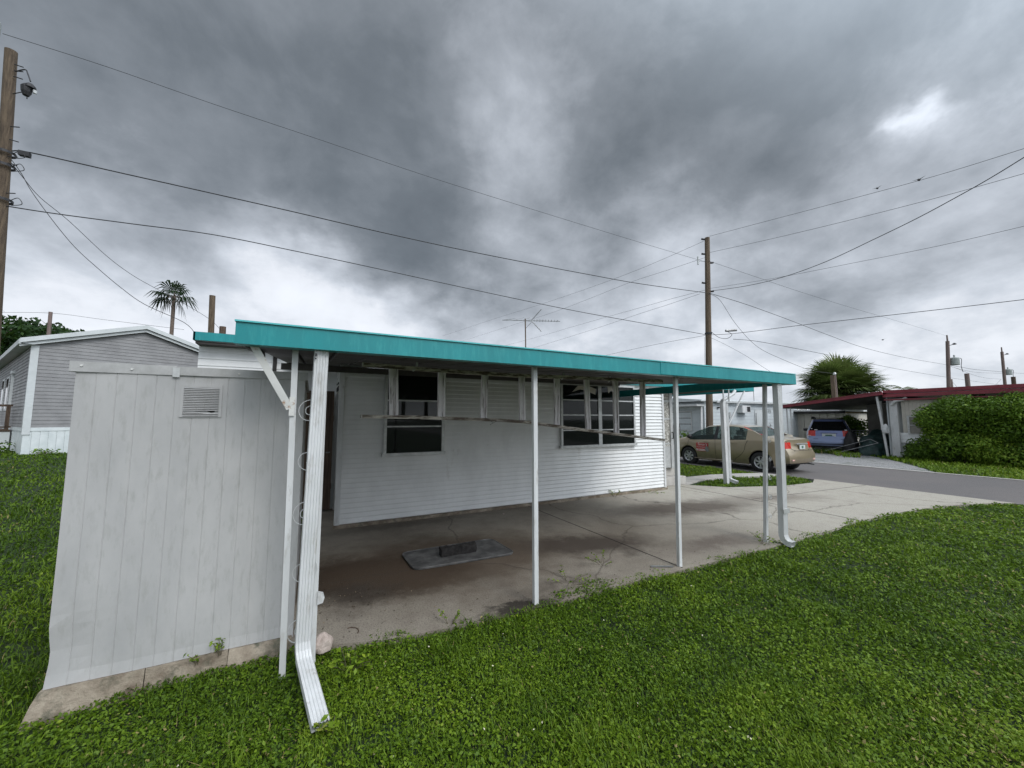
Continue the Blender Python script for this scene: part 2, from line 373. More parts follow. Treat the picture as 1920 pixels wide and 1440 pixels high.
WIRES=[
('power_line', 'thin high wire climbing from the palm side to the top of the left wooden pole', 0.006, [(-6.813, 12.796, 10.638), (-5.016, 12.751, 10.577), (-2.817, 12.714, 10.414), (-0.142, 12.66, 10.262), (3.187, 12.597, 10.055), (7.427, 12.494, 9.888), (12.854, 12.356, 9.706), (17.385, 12.235, 9.58)]),
('cable', 'thick black cable sagging between the left pole and the middle of the tall wooden pole', 0.014, [(-6.511, 12.918, 7.9), (-6.165, 12.902, 7.952), (-4.574, 12.87, 7.916), (-2.697, 12.832, 7.879), (-0.758, 12.795, 7.834), (1.517, 12.753, 7.764), (4.223, 12.697, 7.718), (7.488, 12.619, 7.722), (10.069, 12.554, 7.747), (13.063, 12.475, 7.799), (17.498, 12.336, 8.016)]),
('cable', 'lower black cable from the left pole to the low clamp on the tall pole', 0.012, [(-6.591, 13.09, 6.617), (-5.797, 13.064, 6.625), (-4.332, 13.012, 6.685), (-2.655, 12.951, 6.753), (-0.711, 12.905, 6.677), (1.569, 12.856, 6.554), (4.277, 12.802, 6.39), (7.547, 12.733, 6.212), (10.128, 12.673, 6.1), (13.116, 12.596, 6.018), (17.635, 12.482, 5.885)]),
('service_drop', 'lower twisted service wire dropping from the left pole to the home roof', 0.008, [(-6.502, 12.935, 7.688), (-6.346, 12.972, 7.428), (-6.177, 13.046, 7.053), (-5.812, 13.132, 6.451), (-5.426, 13.192, 5.908), (-5.019, 13.21, 5.484), (-4.542, 13.216, 5.035), (-4.046, 13.199, 4.65), (-3.356, 13.124, 4.33), (-3.119, 13.105, 4.193), (-2.975, 13.113, 4.034), (-2.904, 13.157, 3.843)]),
('service_drop', 'upper service wire dropping from the left pole past the fan palm to the brown stub', 0.007, [(-6.499, 12.941, 7.613), (-6.45, 13.294, 7.451), (-6.368, 13.761, 7.248), (-6.119, 14.502, 7.025), (-5.77, 15.735, 6.592), (-5.43, 16.66, 6.345), (-5.004, 17.612, 6.194), (-4.499, 18.715, 6.034), (-3.972, 19.956, 5.795), (-3.73, 20.765, 5.53)]),
('power_line', 'topmost wire leaving the tall pole toward the upper right edge', 0.007, [(18.063, 12.402, 11.159), (18.244, 9.602, 10.717), (18.412, 7.006, 10.306), (18.572, 4.427, 9.921), (18.662, 2.511, 9.731)]),
('power_line', 'second wire from the top leaving the tall pole toward the right edge', 0.007, [(17.959, 12.435, 10.254), (18.206, 9.404, 9.781), (18.42, 6.604, 9.399), (18.581, 4.357, 9.137), (18.693, 2.57, 8.983)]),
('power_line', 'thin wire beside the thick cable that leaves the tall pole rising to the right', 0.006, [(17.724, 12.306, 8.265), (18.056, 9.432, 7.899), (18.352, 6.69, 7.655), (18.588, 4.474, 7.476), (18.759, 2.697, 7.409)]),
('cable', 'black cable curving steeply up from the tall pole to the right edge', 0.011, [(17.73, 12.317, 8.13), (17.212, 10.126, 7.637), (16.762, 8.352, 7.384), (16.284, 6.688, 7.317), (15.786, 5.168, 7.394), (15.416, 4.073, 7.47), (15.081, 3.152, 7.581), (14.852, 2.555, 7.671), (14.613, 1.98, 7.788)]),
('cable', 'lowest cable leaving the tall pole nearly level toward the right edge', 0.011, [(17.502, 12.329, 5.841), (17.797, 11.096, 5.708), (18.359, 8.653, 5.626), (18.92, 6.236, 5.51), (19.338, 4.434, 5.426), (19.669, 2.998, 5.368)]),
('cable', 'black cable falling from the tall pole to the nearer grey transformer pole', 0.013, [(17.685, 12.349, 8.048), (21.457, 12.681, 8.051), (26.747, 13.183, 7.914), (32.707, 13.764, 7.705), (40.416, 14.494, 7.513), (52.282, 15.509, 7.677), (68.736, 16.857, 8.216)]),
('power_line', 'very thin high wire from the tall pole to the top of the transformer pole', 0.007, [(17.797, 12.343, 9.757), (22.806, 12.775, 9.894), (28.417, 13.259, 10.046), (37.905, 14.051, 10.407), (52.039, 15.208, 11.042), (68.59, 16.576, 11.727)]),
('service_drop', 'service wire dropping from the tall pole to the roof mast of the maroon roofed home', 0.009, [(17.735, 12.328, 7.994), (18.509, 12.287, 7.76), (19.999, 12.443, 6.699), (21.923, 12.5, 5.658), (24.227, 12.358, 5.049), (26.67, 12.166, 4.576), (28.758, 11.949, 4.472)]),
('service_drop', 'faint wire dropping from the low clamp of the tall pole behind the teal roof end', 0.006, [(17.554, 12.313, 5.735), (17.625, 11.542, 5.227), (17.688, 10.586, 4.519), (17.713, 9.704, 3.776), (17.79, 8.727, 3.089)]),
('cable', 'low cable from the clamp passing behind the big palm to the second transformer pole', 0.012, [(18.629, 11.766, 5.628), (20.983, 11.948, 5.772), (26.077, 12.378, 5.835), (34.736, 13.118, 5.896), (47.693, 14.226, 5.986), (69.038, 16.008, 6.381), (98.606, 18.457, 7.053)]),
('cable', 'wire bundle between the two grey transformer poles', 0.02, [(68.736, 16.857, 8.216), (74.392, 17.138, 8.339), (82.508, 17.539, 8.515), (98.517, 18.285, 9.197)]),
('cable', 'second strand of the wire bundle between the two transformer poles', 0.014, [(68.738, 16.863, 8.151), (74.496, 17.181, 8.071), (82.626, 17.591, 8.15), (98.527, 18.305, 8.94)]),
('cable', 'slack wire sagging low between the two transformer poles', 0.012, [(68.973, 16.748, 8.086), (73.867, 17.041, 7.948), (80.865, 17.482, 7.669), (88.627, 17.903, 7.641), (98.567, 18.381, 7.996)]),
('cable', 'wire bundle leaving the second transformer pole for the right edge', 0.018, [(98.517, 18.285, 9.197), (105.303, 18.313, 9.401), (115.733, 18.349, 9.784)]),
('guy_wire', 'slanting guy wire left of the second transformer pole', 0.012, [(98.49, 18.421, 7.996), (97.473, 19.078, 6.71), (96.391, 19.797, 5.166)]),
('guy_wire', 'short guy wire right of the first transformer pole above the hedge', 0.012, [(73.831, 17.791, 6.422), (74.415, 17.559, 5.731), (75.509, 17.104, 4.624)]),
('power_line', 'upper wire running back left from the tall pole top over the antenna', 0.007, [(17.922, 12.495, 10.964), (17.999, 15.089, 11.022), (18.062, 18.135, 11.154), (18.108, 23.26, 11.528), (18.127, 30.588, 12.195), (18.121, 40.399, 13.182), (18.158, 59.355, 14.943)]),
('power_line', 'second wire running back left from the tall pole top over the antenna', 0.007, [(17.822, 12.531, 10.005), (17.919, 15.055, 10.224), (18.034, 18.131, 10.501), (18.288, 22.856, 10.721), (18.558, 28.502, 11.066), (18.916, 37.791, 11.882), (19.74, 58.665, 13.657)]),
('power_line', 'wire running back left from the middle of the tall pole behind the antenna', 0.007, [(17.534, 12.413, 8.184), (17.937, 14.776, 8.466), (18.445, 17.677, 8.764), (19.659, 24.623, 9.49), (21.811, 36.841, 10.712), (25.127, 55.96, 12.799)]),
('service_drop', 'wire from the small insulator left of the tall pole down to the teal roof', 0.007, [(17.3, 12.554, 7.994), (17.472, 14.768, 8.026), (17.629, 16.909, 8.084), (17.968, 21.307, 8.154), (18.352, 26.574, 8.305), (18.935, 34.719, 8.566)]),
('service_drop', 'wire sagging from the low clamp down left behind the teal roof', 0.008, [(17.454, 12.354, 5.841), (17.594, 13.253, 5.89), (17.768, 14.39, 5.972), (18.274, 17.615, 6.13), (19.216, 23.491, 6.339)]),
('service_drop', 'thin pair of wires hanging straight down along the tall pole', 0.006, [(17.16, 12.295, 5.692), (17.191, 12.354, 4.953), (17.258, 12.427, 3.896)]),
('power_line', 'thin wire between the far stub pole on the left and the home roof', 0.012, [(-22.733, 44.872, 9.908), (-18.478, 42.671, 9.867), (-14.571, 40.7, 9.327), (-9.176, 37.98, 8.58)]),
]
BLOBS=[
((-0.1597, 0.7599, 0.6301), 0.42, -0.24) ,
((-0.3684, 0.7838, 0.4999), 0.3, -0.13) ,
((0.2205, 0.862, 0.4565), 0.16, -0.33) ,
((0.5854, 0.5779, 0.5686), 0.17, -0.26) ,
((0.7131, 0.3075, 0.6301), 0.36, -0.32) ,
((0.8528, 0.1508, 0.4999), 0.25, -0.2) ,
((0.1048, 0.7725, 0.6263), 0.2, -0.2) ,
((0.0152, 0.8747, 0.4844), 0.1, -0.15) ,
((0.912, 0.3366, 0.2344), 0.07, -0.22) ,
((0.8782, 0.4106, 0.2451), 0.06, -0.12) ,
((-0.2769, 0.8978, 0.3426), 0.13, -0.1) ,
((0.8001, 0.4303, 0.4179), 0.12, -0.08) ,
((0.9262, 0.1674, 0.3378), 0.14, -0.05) ,
((0.3152, 0.9, 0.3011), 0.07, -0.18) ,
((0.3473, 0.6701, 0.656), 0.12, 0.2) ,
((0.3908, 0.5922, 0.7047), 0.05, 0.06) ,
((0.8436, 0.2305, 0.485), 0.028, 0.24) ,
((0.8294, 0.2625, 0.4932), 0.018, 0.22) ,
((0.8355, 0.2546, 0.4869), 0.09, 0.14) ,
((0.8983, 0.2153, 0.383), 0.16, 0.22) ,
((-0.3437, 0.9135, 0.2177), 0.22, 0.35) ,
((-0.0606, 0.9386, 0.3398), 0.12, 0.22) ,
((0.0271, 0.9641, 0.2643), 0.16, 0.26) ,
((0.6934, 0.5942, 0.4077), 0.13, 0.15) ,
((0.5538, 0.7763, 0.3011), 0.14, 0.16) ,
((0.6153, 0.6112, 0.4978), 0.06, 0.12) ,
((0.9591, 0.2488, 0.1347), 0.16, 0.14) ,
((0.871, 0.4628, 0.1651), 0.2, 0.18) ,
((0.7741, 0.535, 0.3384), 0.1, 0.12) ,
((-0.3787, 0.8432, 0.3816), 0.14, 0.03) ,
((0.9568, 0.1816, 0.2271), 0.1, 0.1) ,
((0.1231, 0.9693, 0.2129), 0.15, 0.2) ,
]
# ------------------------------------------------------------------ camera, world, sun
cam=bpy.data.cameras.new('camera'); cam.lens=13.5; cam.sensor_width=36; cam.clip_end=3000; cam.clip_start=.05
co=bpy.data.objects.new('camera',cam); COL.objects.link(co); co.location=(0,0,1.65)
co.rotation_euler=(R(90+5.16),0,R(-27.4)); S.camera=co
SUN_AZ=R(165); SUN_EL=R(44)   # azimuth clockwise from +Y
w=bpy.data.worlds.new('World'); S.world=w; w.use_nodes=True; nt=w.node_tree; bg=nt.nodes['Background']
sky=nt.nodes.new('ShaderNodeTexSky'); sky.sky_type='NISHITA'; sky.sun_disc=False; sky.sun_elevation=SUN_EL; sky.sun_rotation=SUN_AZ
tc=nt.nodes.new('ShaderNodeTexCoord'); D=tc.outputs['Generated']
def vmath(op,a,b=None,c=None):
    n=nt.nodes.new('ShaderNodeVectorMath'); n.operation=op
    for i,v in enumerate((a,b,c)):
        if v is None: continue
        if hasattr(v,'links'): lk(nt,v,n.inputs[i])
        else: n.inputs[i].default_value=v
    return n
def fmath(op,a,b=None,c=None,clamp=False):
    n=nt.nodes.new('ShaderNodeMath'); n.operation=op; n.use_clamp=clamp
    for i,v in enumerate((a,b,c)):
        if v is None: continue
        if hasattr(v,'links'): lk(nt,v,n.inputs[i])
        else: n.inputs[i].default_value=v
    return n.outputs[0]
Dn=vmath('NORMALIZE',D).outputs[0]
sp=nt.nodes.new('ShaderNodeSeparateXYZ'); lk(nt,Dn,sp.inputs[0])
zz=fmath('ADD',fmath('MAXIMUM',sp.outputs[2],0.0),.34)
cb=nt.nodes.new('ShaderNodeCombineXYZ'); lk(nt,fmath('DIVIDE',sp.outputs[0],zz),cb.inputs[0]); lk(nt,fmath('DIVIDE',sp.outputs[1],zz),cb.inputs[1])
CP=cb.outputs[0]   # position on the flat cloud deck
def wn(vec,scale,detail,rough,dist=0):
    n=nt.nodes.new('ShaderNodeTexNoise'); n.inputs['Scale'].default_value=scale; n.inputs['Detail'].default_value=detail
    n.inputs['Roughness'].default_value=rough; n.inputs['Distortion'].default_value=dist; lk(nt,vec,n.inputs['Vector']); return n
warp=wn(CP,1.1,7,.6).outputs[1]
warpd=vmath('MULTIPLY_ADD',vmath('SUBTRACT',warp,(.5,.5,.5)).outputs[0],(.42,.42,.42),Dn).outputs[0]
warpd=vmath('NORMALIZE',warpd).outputs[0]
n1=wn(CP,1.25,9,.56,.25).outputs[0]; n2=wn(CP,3.0,10,.58,.15).outputs[0]; n3=wn(Dn,6,7,.6,.3).outputs[0]
lum=fmath('MULTIPLY_ADD',fmath('SUBTRACT',n1,.5),.62,.61)
lum=fmath('MULTIPLY_ADD',fmath('SUBTRACT',n2,.5),.66,lum)
lum=fmath('MULTIPLY_ADD',fmath('SUBTRACT',n3,.5),.44,lum)
for d,wd,a in BLOBS:
    dt=vmath('DISTANCE',warpd,d).outputs['Value']
    g=fmath('MULTIPLY',dt,dt); g=fmath('MULTIPLY',g,-1/(wd*wd)); g=fmath('EXPONENT',g)
    lum=fmath('MULTIPLY_ADD',g,a*SKY_K,lum)
# brighter, thinner cloud low on the horizon
hz=fmath('EXPONENT',fmath('MULTIPLY',fmath('MAXIMUM',sp.outputs[2],0),-3.2)); lum=fmath('MULTIPLY_ADD',hz,.30,lum)
cr=nt.nodes.new('ShaderNodeValToRGB'); e=cr.color_ramp.elements
st=[(0.0,(.118,.137,.157)),(.25,(.165,.188,.213)),(.45,(.245,.272,.305)),(.65,(.41,.445,.495)),(.85,(.62,.665,.735)),(1,(.82,.855,.92))]
while len(e)<len(st): e.new(.5)
for q,(p,c) in zip(e,st): q.position=p; q.color=(*c,1)
lk(nt,lum,cr.inputs[0])
# extra white of the thin spots where the sun almost breaks through
hot=fmath('MAXIMUM',fmath('SUBTRACT',lum,1.0),0); 
# extra brightness added to the unseen sky above and behind, to light the scene
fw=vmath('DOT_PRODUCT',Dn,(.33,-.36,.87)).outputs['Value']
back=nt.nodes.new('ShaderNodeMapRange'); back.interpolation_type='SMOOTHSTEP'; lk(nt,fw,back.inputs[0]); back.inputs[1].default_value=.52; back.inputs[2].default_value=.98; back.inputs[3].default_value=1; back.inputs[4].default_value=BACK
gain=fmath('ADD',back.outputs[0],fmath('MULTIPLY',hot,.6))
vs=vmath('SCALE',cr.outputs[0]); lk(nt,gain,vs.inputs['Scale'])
# a little of the clear sky's blue comes through the cloud
skys=vmath('SCALE',sky.outputs[0]); skys.inputs['Scale'].default_value=.05
ad=vmath('MULTIPLY_ADD',skys.outputs[0],(.12,.12,.12),vs.outputs[0])
# unseen low sky behind the photographer, brightened to lift the wall under the carport
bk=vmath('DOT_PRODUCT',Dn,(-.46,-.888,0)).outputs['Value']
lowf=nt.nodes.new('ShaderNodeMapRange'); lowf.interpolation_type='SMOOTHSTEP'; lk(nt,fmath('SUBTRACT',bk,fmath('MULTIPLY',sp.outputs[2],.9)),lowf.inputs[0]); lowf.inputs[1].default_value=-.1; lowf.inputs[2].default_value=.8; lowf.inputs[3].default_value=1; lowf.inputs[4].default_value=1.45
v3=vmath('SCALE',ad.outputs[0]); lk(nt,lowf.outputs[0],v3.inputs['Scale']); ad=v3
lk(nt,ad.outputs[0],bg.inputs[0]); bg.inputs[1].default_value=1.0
sl=bpy.data.lights.new('sun','SUN'); sl.energy=SUN_E; sl.angle=R(22); sl.color=(1,.97,.93)
so=bpy.data.objects.new('sun',sl); COL.objects.link(so); so.location=(0,0,20)
sd=Vector((math.sin(SUN_AZ)*math.cos(SUN_EL),math.cos(SUN_AZ)*math.cos(SUN_EL),math.sin(SUN_EL)))
so.rotation_euler=(-sd).to_track_quat('-Z','Y').to_euler()
S.view_settings.view_transform='Standard'; S.view_settings.look='None'; S.view_settings.gamma=1; S.view_settings.exposure=0
S.render.engine='CYCLES'
# ------------------------------------------------------------------ ground
def gz(x,y):
    z=-.04
    # the yard falls away a little round the shed and rises behind it
    z-= .12*math.exp(-((x+1.5)**2/1.6+(y-3.0)**2/2.2))
    if x<0 or y>12:
        t=min(1,max(0,(y-9)/9)); s=min(1,max(0,(2-x)/5)); z+=.44*t*t*(3-2*t)*s
    return z
mb=MB(); xs=[-400,-150,-70,-40]+[-25+i*.5 for i in range(56)]+[3.5,5,8,12,17,25,40,80,200,400]; ys=[-400,-120,-40,-15,-6,-3]+[-2+i*.5 for i in range(60)]+[30,40,60,100,200,400]
mb.add([(x,y,gz(x,y)) for y in ys for x in xs],[(j*len(xs)+i,j*len(xs)+i+1,(j+1)*len(xs)+i+1,(j+1)*len(xs)+i) for j in range(len(ys)-1) for i in range(len(xs)-1)])
struct(mb.build('ground',M['ground'],smooth=True))
road=MB(); road.add([(12.34,-80,-.02),(17,-80,-.02),(17,140,-.02),(12.34,140,-.02)],[(0,1,2,3)]); struct(road.build('road',M['asphalt']))
kb=MB(); kb.box(17,17.14,-80,140,-.05,.004); struct(kb.build('kerb',M['kerb']))
SLAB=[(-.08,3.42),(.15,3.26),(.6,3.13),(1.5,3.02),(3,3.05),(5.9,3.0),(8,3.1),(9.7,3.0),(11.0,2.8),(12.0,2.5),(12.33,2.3),(12.33,5.72),(11.6,5.42),(10.4,5.5),(9.0,6.0),(8.4,6.7),(8.0,7.2),(7.6,9.5),(-.08,9.5)]
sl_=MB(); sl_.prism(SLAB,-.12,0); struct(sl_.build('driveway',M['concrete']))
j=MB()
for x0,y0,x1,y1 in ((3.7,6.48,3.72,3.06),(8.1,6.9,8.0,3.1)): j.bar((x0,y0,.001),(x1,y1,.001),.009,.004)
j.bar((8.1,4.9,.001),(12.3,4.6,.001),.007,.004)
struct(j.build('driveway_joint',M['char']))
WALK=[(7.95,7.25),(8.4,6.75),(9.4,7.05),(10.6,7.0),(11.6,6.72),(12.34,6.5),(12.34,7.1),(11.6,7.35),(10.6,7.6),(9.4,7.6),(8.4,7.9)]
wk=MB(); wk.prism(WALK,-.1,-.004); struct(wk.build('walkway',M['kerb']))
GRV=[(17.14,4.6),(18.6,5.4),(20.5,6.6),(22.3,7.9),(27,9.5),(27,12.6),(22.5,12),(17.14,11.3)]
g=MB(); g.add([(x,y,-.03) for x,y in GRV],[tuple(range(len(GRV)))]); struct(g.build('gravel_drive',M['gravel']))
# ------------------------------------------------------------------ grass
def inpoly(x,y,poly):
    c=np.zeros(len(x),bool); n=len(poly)
    for i in range(n):
        x0,y0=poly[i];x1,y1=poly[(i+1)%n]
        m=((y0>y)!=(y1>y)); 
        with np.errstate(divide='ignore',invalid='ignore'): t=(x1-x0)*(y-y0)/(y1-y0)+x0
        c^=m&(x<t)
    return c
def vnoise(x,y,s,seed=0):
    r=np.random.default_rng(seed); G=r.random((64,64)); X=(x*s)%63;Y=(y*s)%63
    i=np.floor(X).astype(int);j=np.floor(Y).astype(int);fx=X-i;fy=Y-j;fx=fx*fx*(3-2*fx);fy=fy*fy*(3-2*fy)
    return G[i,j]*(1-fx)*(1-fy)+G[(i+1)%64,j]*fx*(1-fy)+G[i,(j+1)%64]*(1-fx)*fy+G[(i+1)%64,(j+1)%64]*fx*fy
gzv=np.vectorize(gz)
def make_grass(name,label,inside,N0,rmin,rmax,az0,az1,clover,height,vb=0,knee=3.0,mat='grass'):
    # area density N0 up to 'knee' metres from the photographer, thinning with distance, blades growing to match
    a=R(az1-az0)
    n1=int(N0*a*(min(knee,rmax)**2-rmin**2)/2) if rmin<knee else 0; n2=int(N0*a*knee**2*math.log(rmax/max(knee,rmin))) if rmax>knee else 0
    r=np.concatenate([np.sqrt(rng.uniform(rmin**2,min(knee,rmax)**2,n1)) if n1 else np.zeros(0), max(knee,rmin)*np.exp(rng.uniform(0,math.log(rmax/max(knee,rmin)),n2)) if n2 else np.zeros(0)])
    th=R(az0)+rng.random(len(r))*a; x=r*np.sin(th); y=r*np.cos(th)
    # ragged border
    jx=(vnoise(x,y,3,1)-.5)*.22+(vnoise(x,y,11,2)-.5)*.12; jy=(vnoise(x,y,3,3)-.5)*.22+(vnoise(x,y,11,4)-.5)*.14
    m=inside(x+jx,y+jy); x=x[m];y=y[m];r=r[m]; n=len(x); z=gzv(x,y)
    lod=np.maximum(1,r/knee)
    patch=vnoise(x,y,1.7,5)*.5+vnoise(x,y,5,6)*.5
    thin=vnoise(x,y,2.3,12)*.6+vnoise(x,y,7,13)*.4
    keep=rng.random(n)<np.clip(.35+1.6*thin,.3,1); x=x[keep];y=y[keep];z=z[keep];r=r[keep];lod=lod[keep];patch=patch[keep];thin=thin[keep]; n=len(x)
    isl=rng.random(n)<np.clip(clover+(patch-.5)*1.0,0.05,.97)
    hh=height*(.55+.9*vnoise(x,y,3.1,8))*(.6+.7*thin)
    val0=np.clip(.42+(vnoise(x,y,.9,9)-.5)*.34+(vnoise(x,y,4,10)-.5)*.28+rng.normal(0,.15,n)+vb,0,.98)
    dead=rng.random(n)<.007+.035*(vnoise(x,y,1.3,17)>.72); val0[dead]=1
    # broad leaves
    xl,yl,zl,ll,hl,vl=[q[isl] for q in (x,y,z,lod,hh,val0)]
    k=len(xl); up=np.tile([0.,0.,1.],(k,1))+rng.normal(0,.45,(k,3)); pos=np.stack([xl,yl,zl+hl*rng.uniform(.35,1.05,k)],1)
    V1,F1,v1=leaves(pos,up,.0098*ll**.66*rng.uniform(.5,1.4,k),.6,.3,vl,.42)
    # blades: two quads bending over
    xb,yb,zb,lb,hb,vb_=[q[~isl] for q in (x,y,z,lod,hh,val0)]
    k=len(xb); ang=rng.random(k)*2*math.pi; wd=.0021*lb**.95*rng.uniform(.7,1.4,k); lean=rng.uniform(.2,1.15,k); H=hb*rng.uniform(.7,1.6,k)
    dx=np.cos(ang);dy=np.sin(ang); px_=-dy;py_=dx
    def P(t,wf):
        cx=xb+dx*lean*H*t*t;cy=yb+dy*lean*H*t*t;cz=zb+H*t*(1-.25*lean*t)
        return np.stack([cx-px_*wd*wf,cy-py_*wd*wf,cz],1),np.stack([cx+px_*wd*wf,cy+py_*wd*wf,cz],1)
    a0,b0=P(0,1);a1,b1=P(.55,.95);a2,b2=P(1,.2)
    V2=np.stack([a0,b0,b1,a1,b2,a2],1).reshape(-1,3); base=np.arange(k)[:,None]*6
    F2=np.concatenate([base+np.array([0,1,2,3]),base+np.array([3,2,4,5])],0)
    V=np.concatenate([V1,V2]);F=np.concatenate([F1,F2+len(V1)]);v=np.concatenate([v1,np.repeat(vb_,6)])
    o=leaf_mesh(name,V,F,v,M[mat]); tag(o,label,'grass',kind='stuff'); print(name,len(F)); return o
LAWN=[(-.06,3.44),(.15,3.28),(.6,3.16),(1.3,3.07),(1.9,3.1),(2.6,3.2),(3,3.13),(5.0,3.08),(5.9,3.05),(8,3.13),(9.7,3.03),(11.0,2.83),(12.0,2.53),(12.30,2.31),(12.30,-30),(-30,-30),(-30,3.2),(-1.9,3.5),(-1.42,3.5),(-.5,3.5),(-.1,3.44)]
make_grass('front_lawn','low clover and grass lawn spreading across the foreground beside the concrete slab',lambda x,y:inpoly(x,y,LAWN),GRASS_N,1.1,30,-38,96,.70,.050,.0)
BACK_=[(-1.46,3.2),(-1.46,6.2),(.0,6.4),(.0,12),(-1,60),(-60,60),(-60,3.2)]
make_grass('back_lawn','darker long grass stretching from the shed to the grey neighbour home',lambda x,y:inpoly(x,y,BACK_),GRASS_N*.6,2.6,26,-40,8,.35,.055,-.12)
VERGE=[(17.16,-20),(17.16,4.6),(18.6,5.4),(20.5,6.6),(22.6,8.3),(22.6,-20)]
make_grass('verge_grass','strip of grass between the kerb and the tall hedge across the road',lambda x,y:inpoly(x,y,VERGE),GRASS_N*.8,16,28,60,100,.2,.10,.08)
IS1=[(8.5,6.62),(9.1,6.1),(10.4,5.58),(11.6,5.5),(12.28,5.8),(12.28,6.45),(11.6,6.68),(10.6,6.95),(9.4,7.0)]
make_grass('island_grass','small tongue of grass between the curved walkway and the driveway',lambda x,y:inpoly(x,y,IS1),GRASS_N,9,15,40,72,.2,.055,.05)
IS2=[(8.1,8.0),(9.4,7.7),(10.6,7.7),(11.6,7.45),(12.28,7.2),(12.28,20),(8.1,20)]
make_grass('roadside_grass','patch of grass between the curved walkway and the parked gold car',lambda x,y:inpoly(x,y,IS2),GRASS_N,9,24,25,62,.2,.055,.05)
TUF=[(20.4,8.2),(21.3,8.0),(22.6,9.2),(22.8,10.8),(21.8,11.6),(21.2,10.5),(22.0,9.6),(21.2,8.9)]
make_grass('drive_weeds','tufts of long weeds on the gravel behind the blue car',lambda x,y:inpoly(x,y,TUF),GRASS_N*.7,20,26,58,74,.1,.22,-.1)
# ------------------------------------------------------------------ the mobile home
home=thing('mobile_home','white mobile home with ribbed siding, dark windows and teal roof edges beside the concrete slab','home',(3.5,8,0))
YW=6.52
mb=MB(); siding(mb,(.43,YW,0),(1,0,0),(0,-1,0),6.97,.05,2.52,.075,.02,.22); mb.box(.40,7.42,YW+.001,YW+.06,0.05,2.52)
mb.build('front_wall',M['siding'],home)
MB().box(.355,.43,YW-.028,YW+.05,.03,2.52).box(7.40,7.455,YW-.028,YW+.05,.03,2.5).build('corner_trim',M['white'],home)
MB().box(.34,7.47,YW-.05,YW+.1,-.02,.048).build('base_curb',M['block'],home)
# side wall with the open doorway
mb=MB(); siding(mb,(.40,YW+.06,0),(0,1,0),(-1,0,0),1.42,2.22,2.62,.075,.016); mb.box(.402,.45,YW+.06,8,2.22,2.62); mb.box(.40,.45,YW+.06,YW+.14,.0,2.22).box(.40,.45,7.84,8,.0,2.22)
mb.build('side_wall',M['siding'],home)
MB().box(.46,.50,YW+.1,7.9,0,2.25).build('doorway_recess',M['dark'],home)
d=MB(); 
for i in range(5): d.box(-.42+i*.155,-.275+i*.155,7.74,7.775,.04,2.15)
d.box(-.42,.35,7.72,7.74,.4,.5).box(-.42,.35,7.72,7.74,1.6,1.7)
dd=d.build('door',M['brown'],home); dd['label']='brown plank door standing open in the dark gap beside the siding'
MB().tube([(.30,7.70,1.05),(.30,7.66,1.05),(.24,7.66,1.05)],.012,6).build('handle',M['steel'],dd)
MB().box(.385,.40,YW+.08,YW+.13,1.32,1.36).box(.375,.385,YW+.085,YW+.125,1.26,1.40).build('latch',M['steel'],home)
# rear (long) body of the home
mb=MB(); siding(mb,(-1.72,8.0,0),(1,0,0),(0,-1,0),10.3,.45,2.86,.115,.010); mb.box(-1.70,8.58,8.002,11.6,.1,2.9)
mb.build('main_body',M['siding'],home)
MB().box(-1.70,8.56,7.99,8.0,0,.45).build('skirting',M['skirt'],home)
MB().box(-1.72,9.0,7.75,11.8,2.90,3.04).build('main_roof',M['rooftop'],home)
MB().box(-1.745,9.02,7.72,7.75,2.91,3.045).box(-1.748,-1.72,7.72,11.8,2.91,3.043).build('roof_edge',M['teal'],home)
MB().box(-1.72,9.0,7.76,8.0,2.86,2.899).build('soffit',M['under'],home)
MB().box(-.42,-.02,7.97,7.985,2.62,2.70).build('wall_vent',M['dark'],home)
MB().box(-.66,-.60,7.96,7.985,2.3,2.78).build('conduit',M['dark'],home)
# roof of the front room and porch
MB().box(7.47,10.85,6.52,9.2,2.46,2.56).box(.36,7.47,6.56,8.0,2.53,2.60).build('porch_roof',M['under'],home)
MB().box(6.05,10.98,6.42,6.452,2.41,2.565).box(10.95,10.98,6.452,9.2,2.41,2.565).build('porch_roof_edge',M['teal'],home)
# windows of the room
w1=window(home,1.03,2.03,YW-.046,1.05,2.42,3)
w2=window(home,4.46,6.48,YW-.046,1.06,2.39,4,2,blind=(5.5,6.40),dim=False)
cl_=MB(); cl_.add([(4.75,YW-.058,2.20),(4.95,YW-.060,2.26),(5.12,YW-.058,2.24),(5.36,YW-.056,2.16),(5.38,YW-.056,2.28),(5.2,YW-.058,2.335),(4.9,YW-.058,2.335)],[(0,1,2,3,4,5,6)]); cl_.add([(5.72,YW-.056,2.2),(5.80,YW-.058,2.27),(5.86,YW-.056,2.22),(5.83,YW-.057,2.34),(5.70,YW-.057,2.34)],[(0,1,2,3,4)])
cl_.build('pale_patch',M['beige'],w2)  # two ragged pale shapes laid over the upper panes
# small sign over the doorway
sg=thing('door_sign','small weathered sign with dark scrolled lettering over the open side doorway','sign',(.37,7.1,2.1))
MB().box(.362,.374,6.72,7.35,2.07,2.2).build('sign_board',M['dimwall'],sg)
sc=MB()
for k in range(6):
    y0=6.76+k*.095; sc.tube([(.357,y0+.035*math.sin(t*1.3),2.135+.035*math.cos(t)) for t in [i*.7 for i in range(7+k%3)]],.006,5)
sc.tube([(.357,6.73,2.2),(.357,6.8,2.235),(.357,6.9,2.215),(.357,7.0,2.24),(.357,7.12,2.215),(.357,7.3,2.235)],.008,5); sc.build('lettering',M['black'],sg)
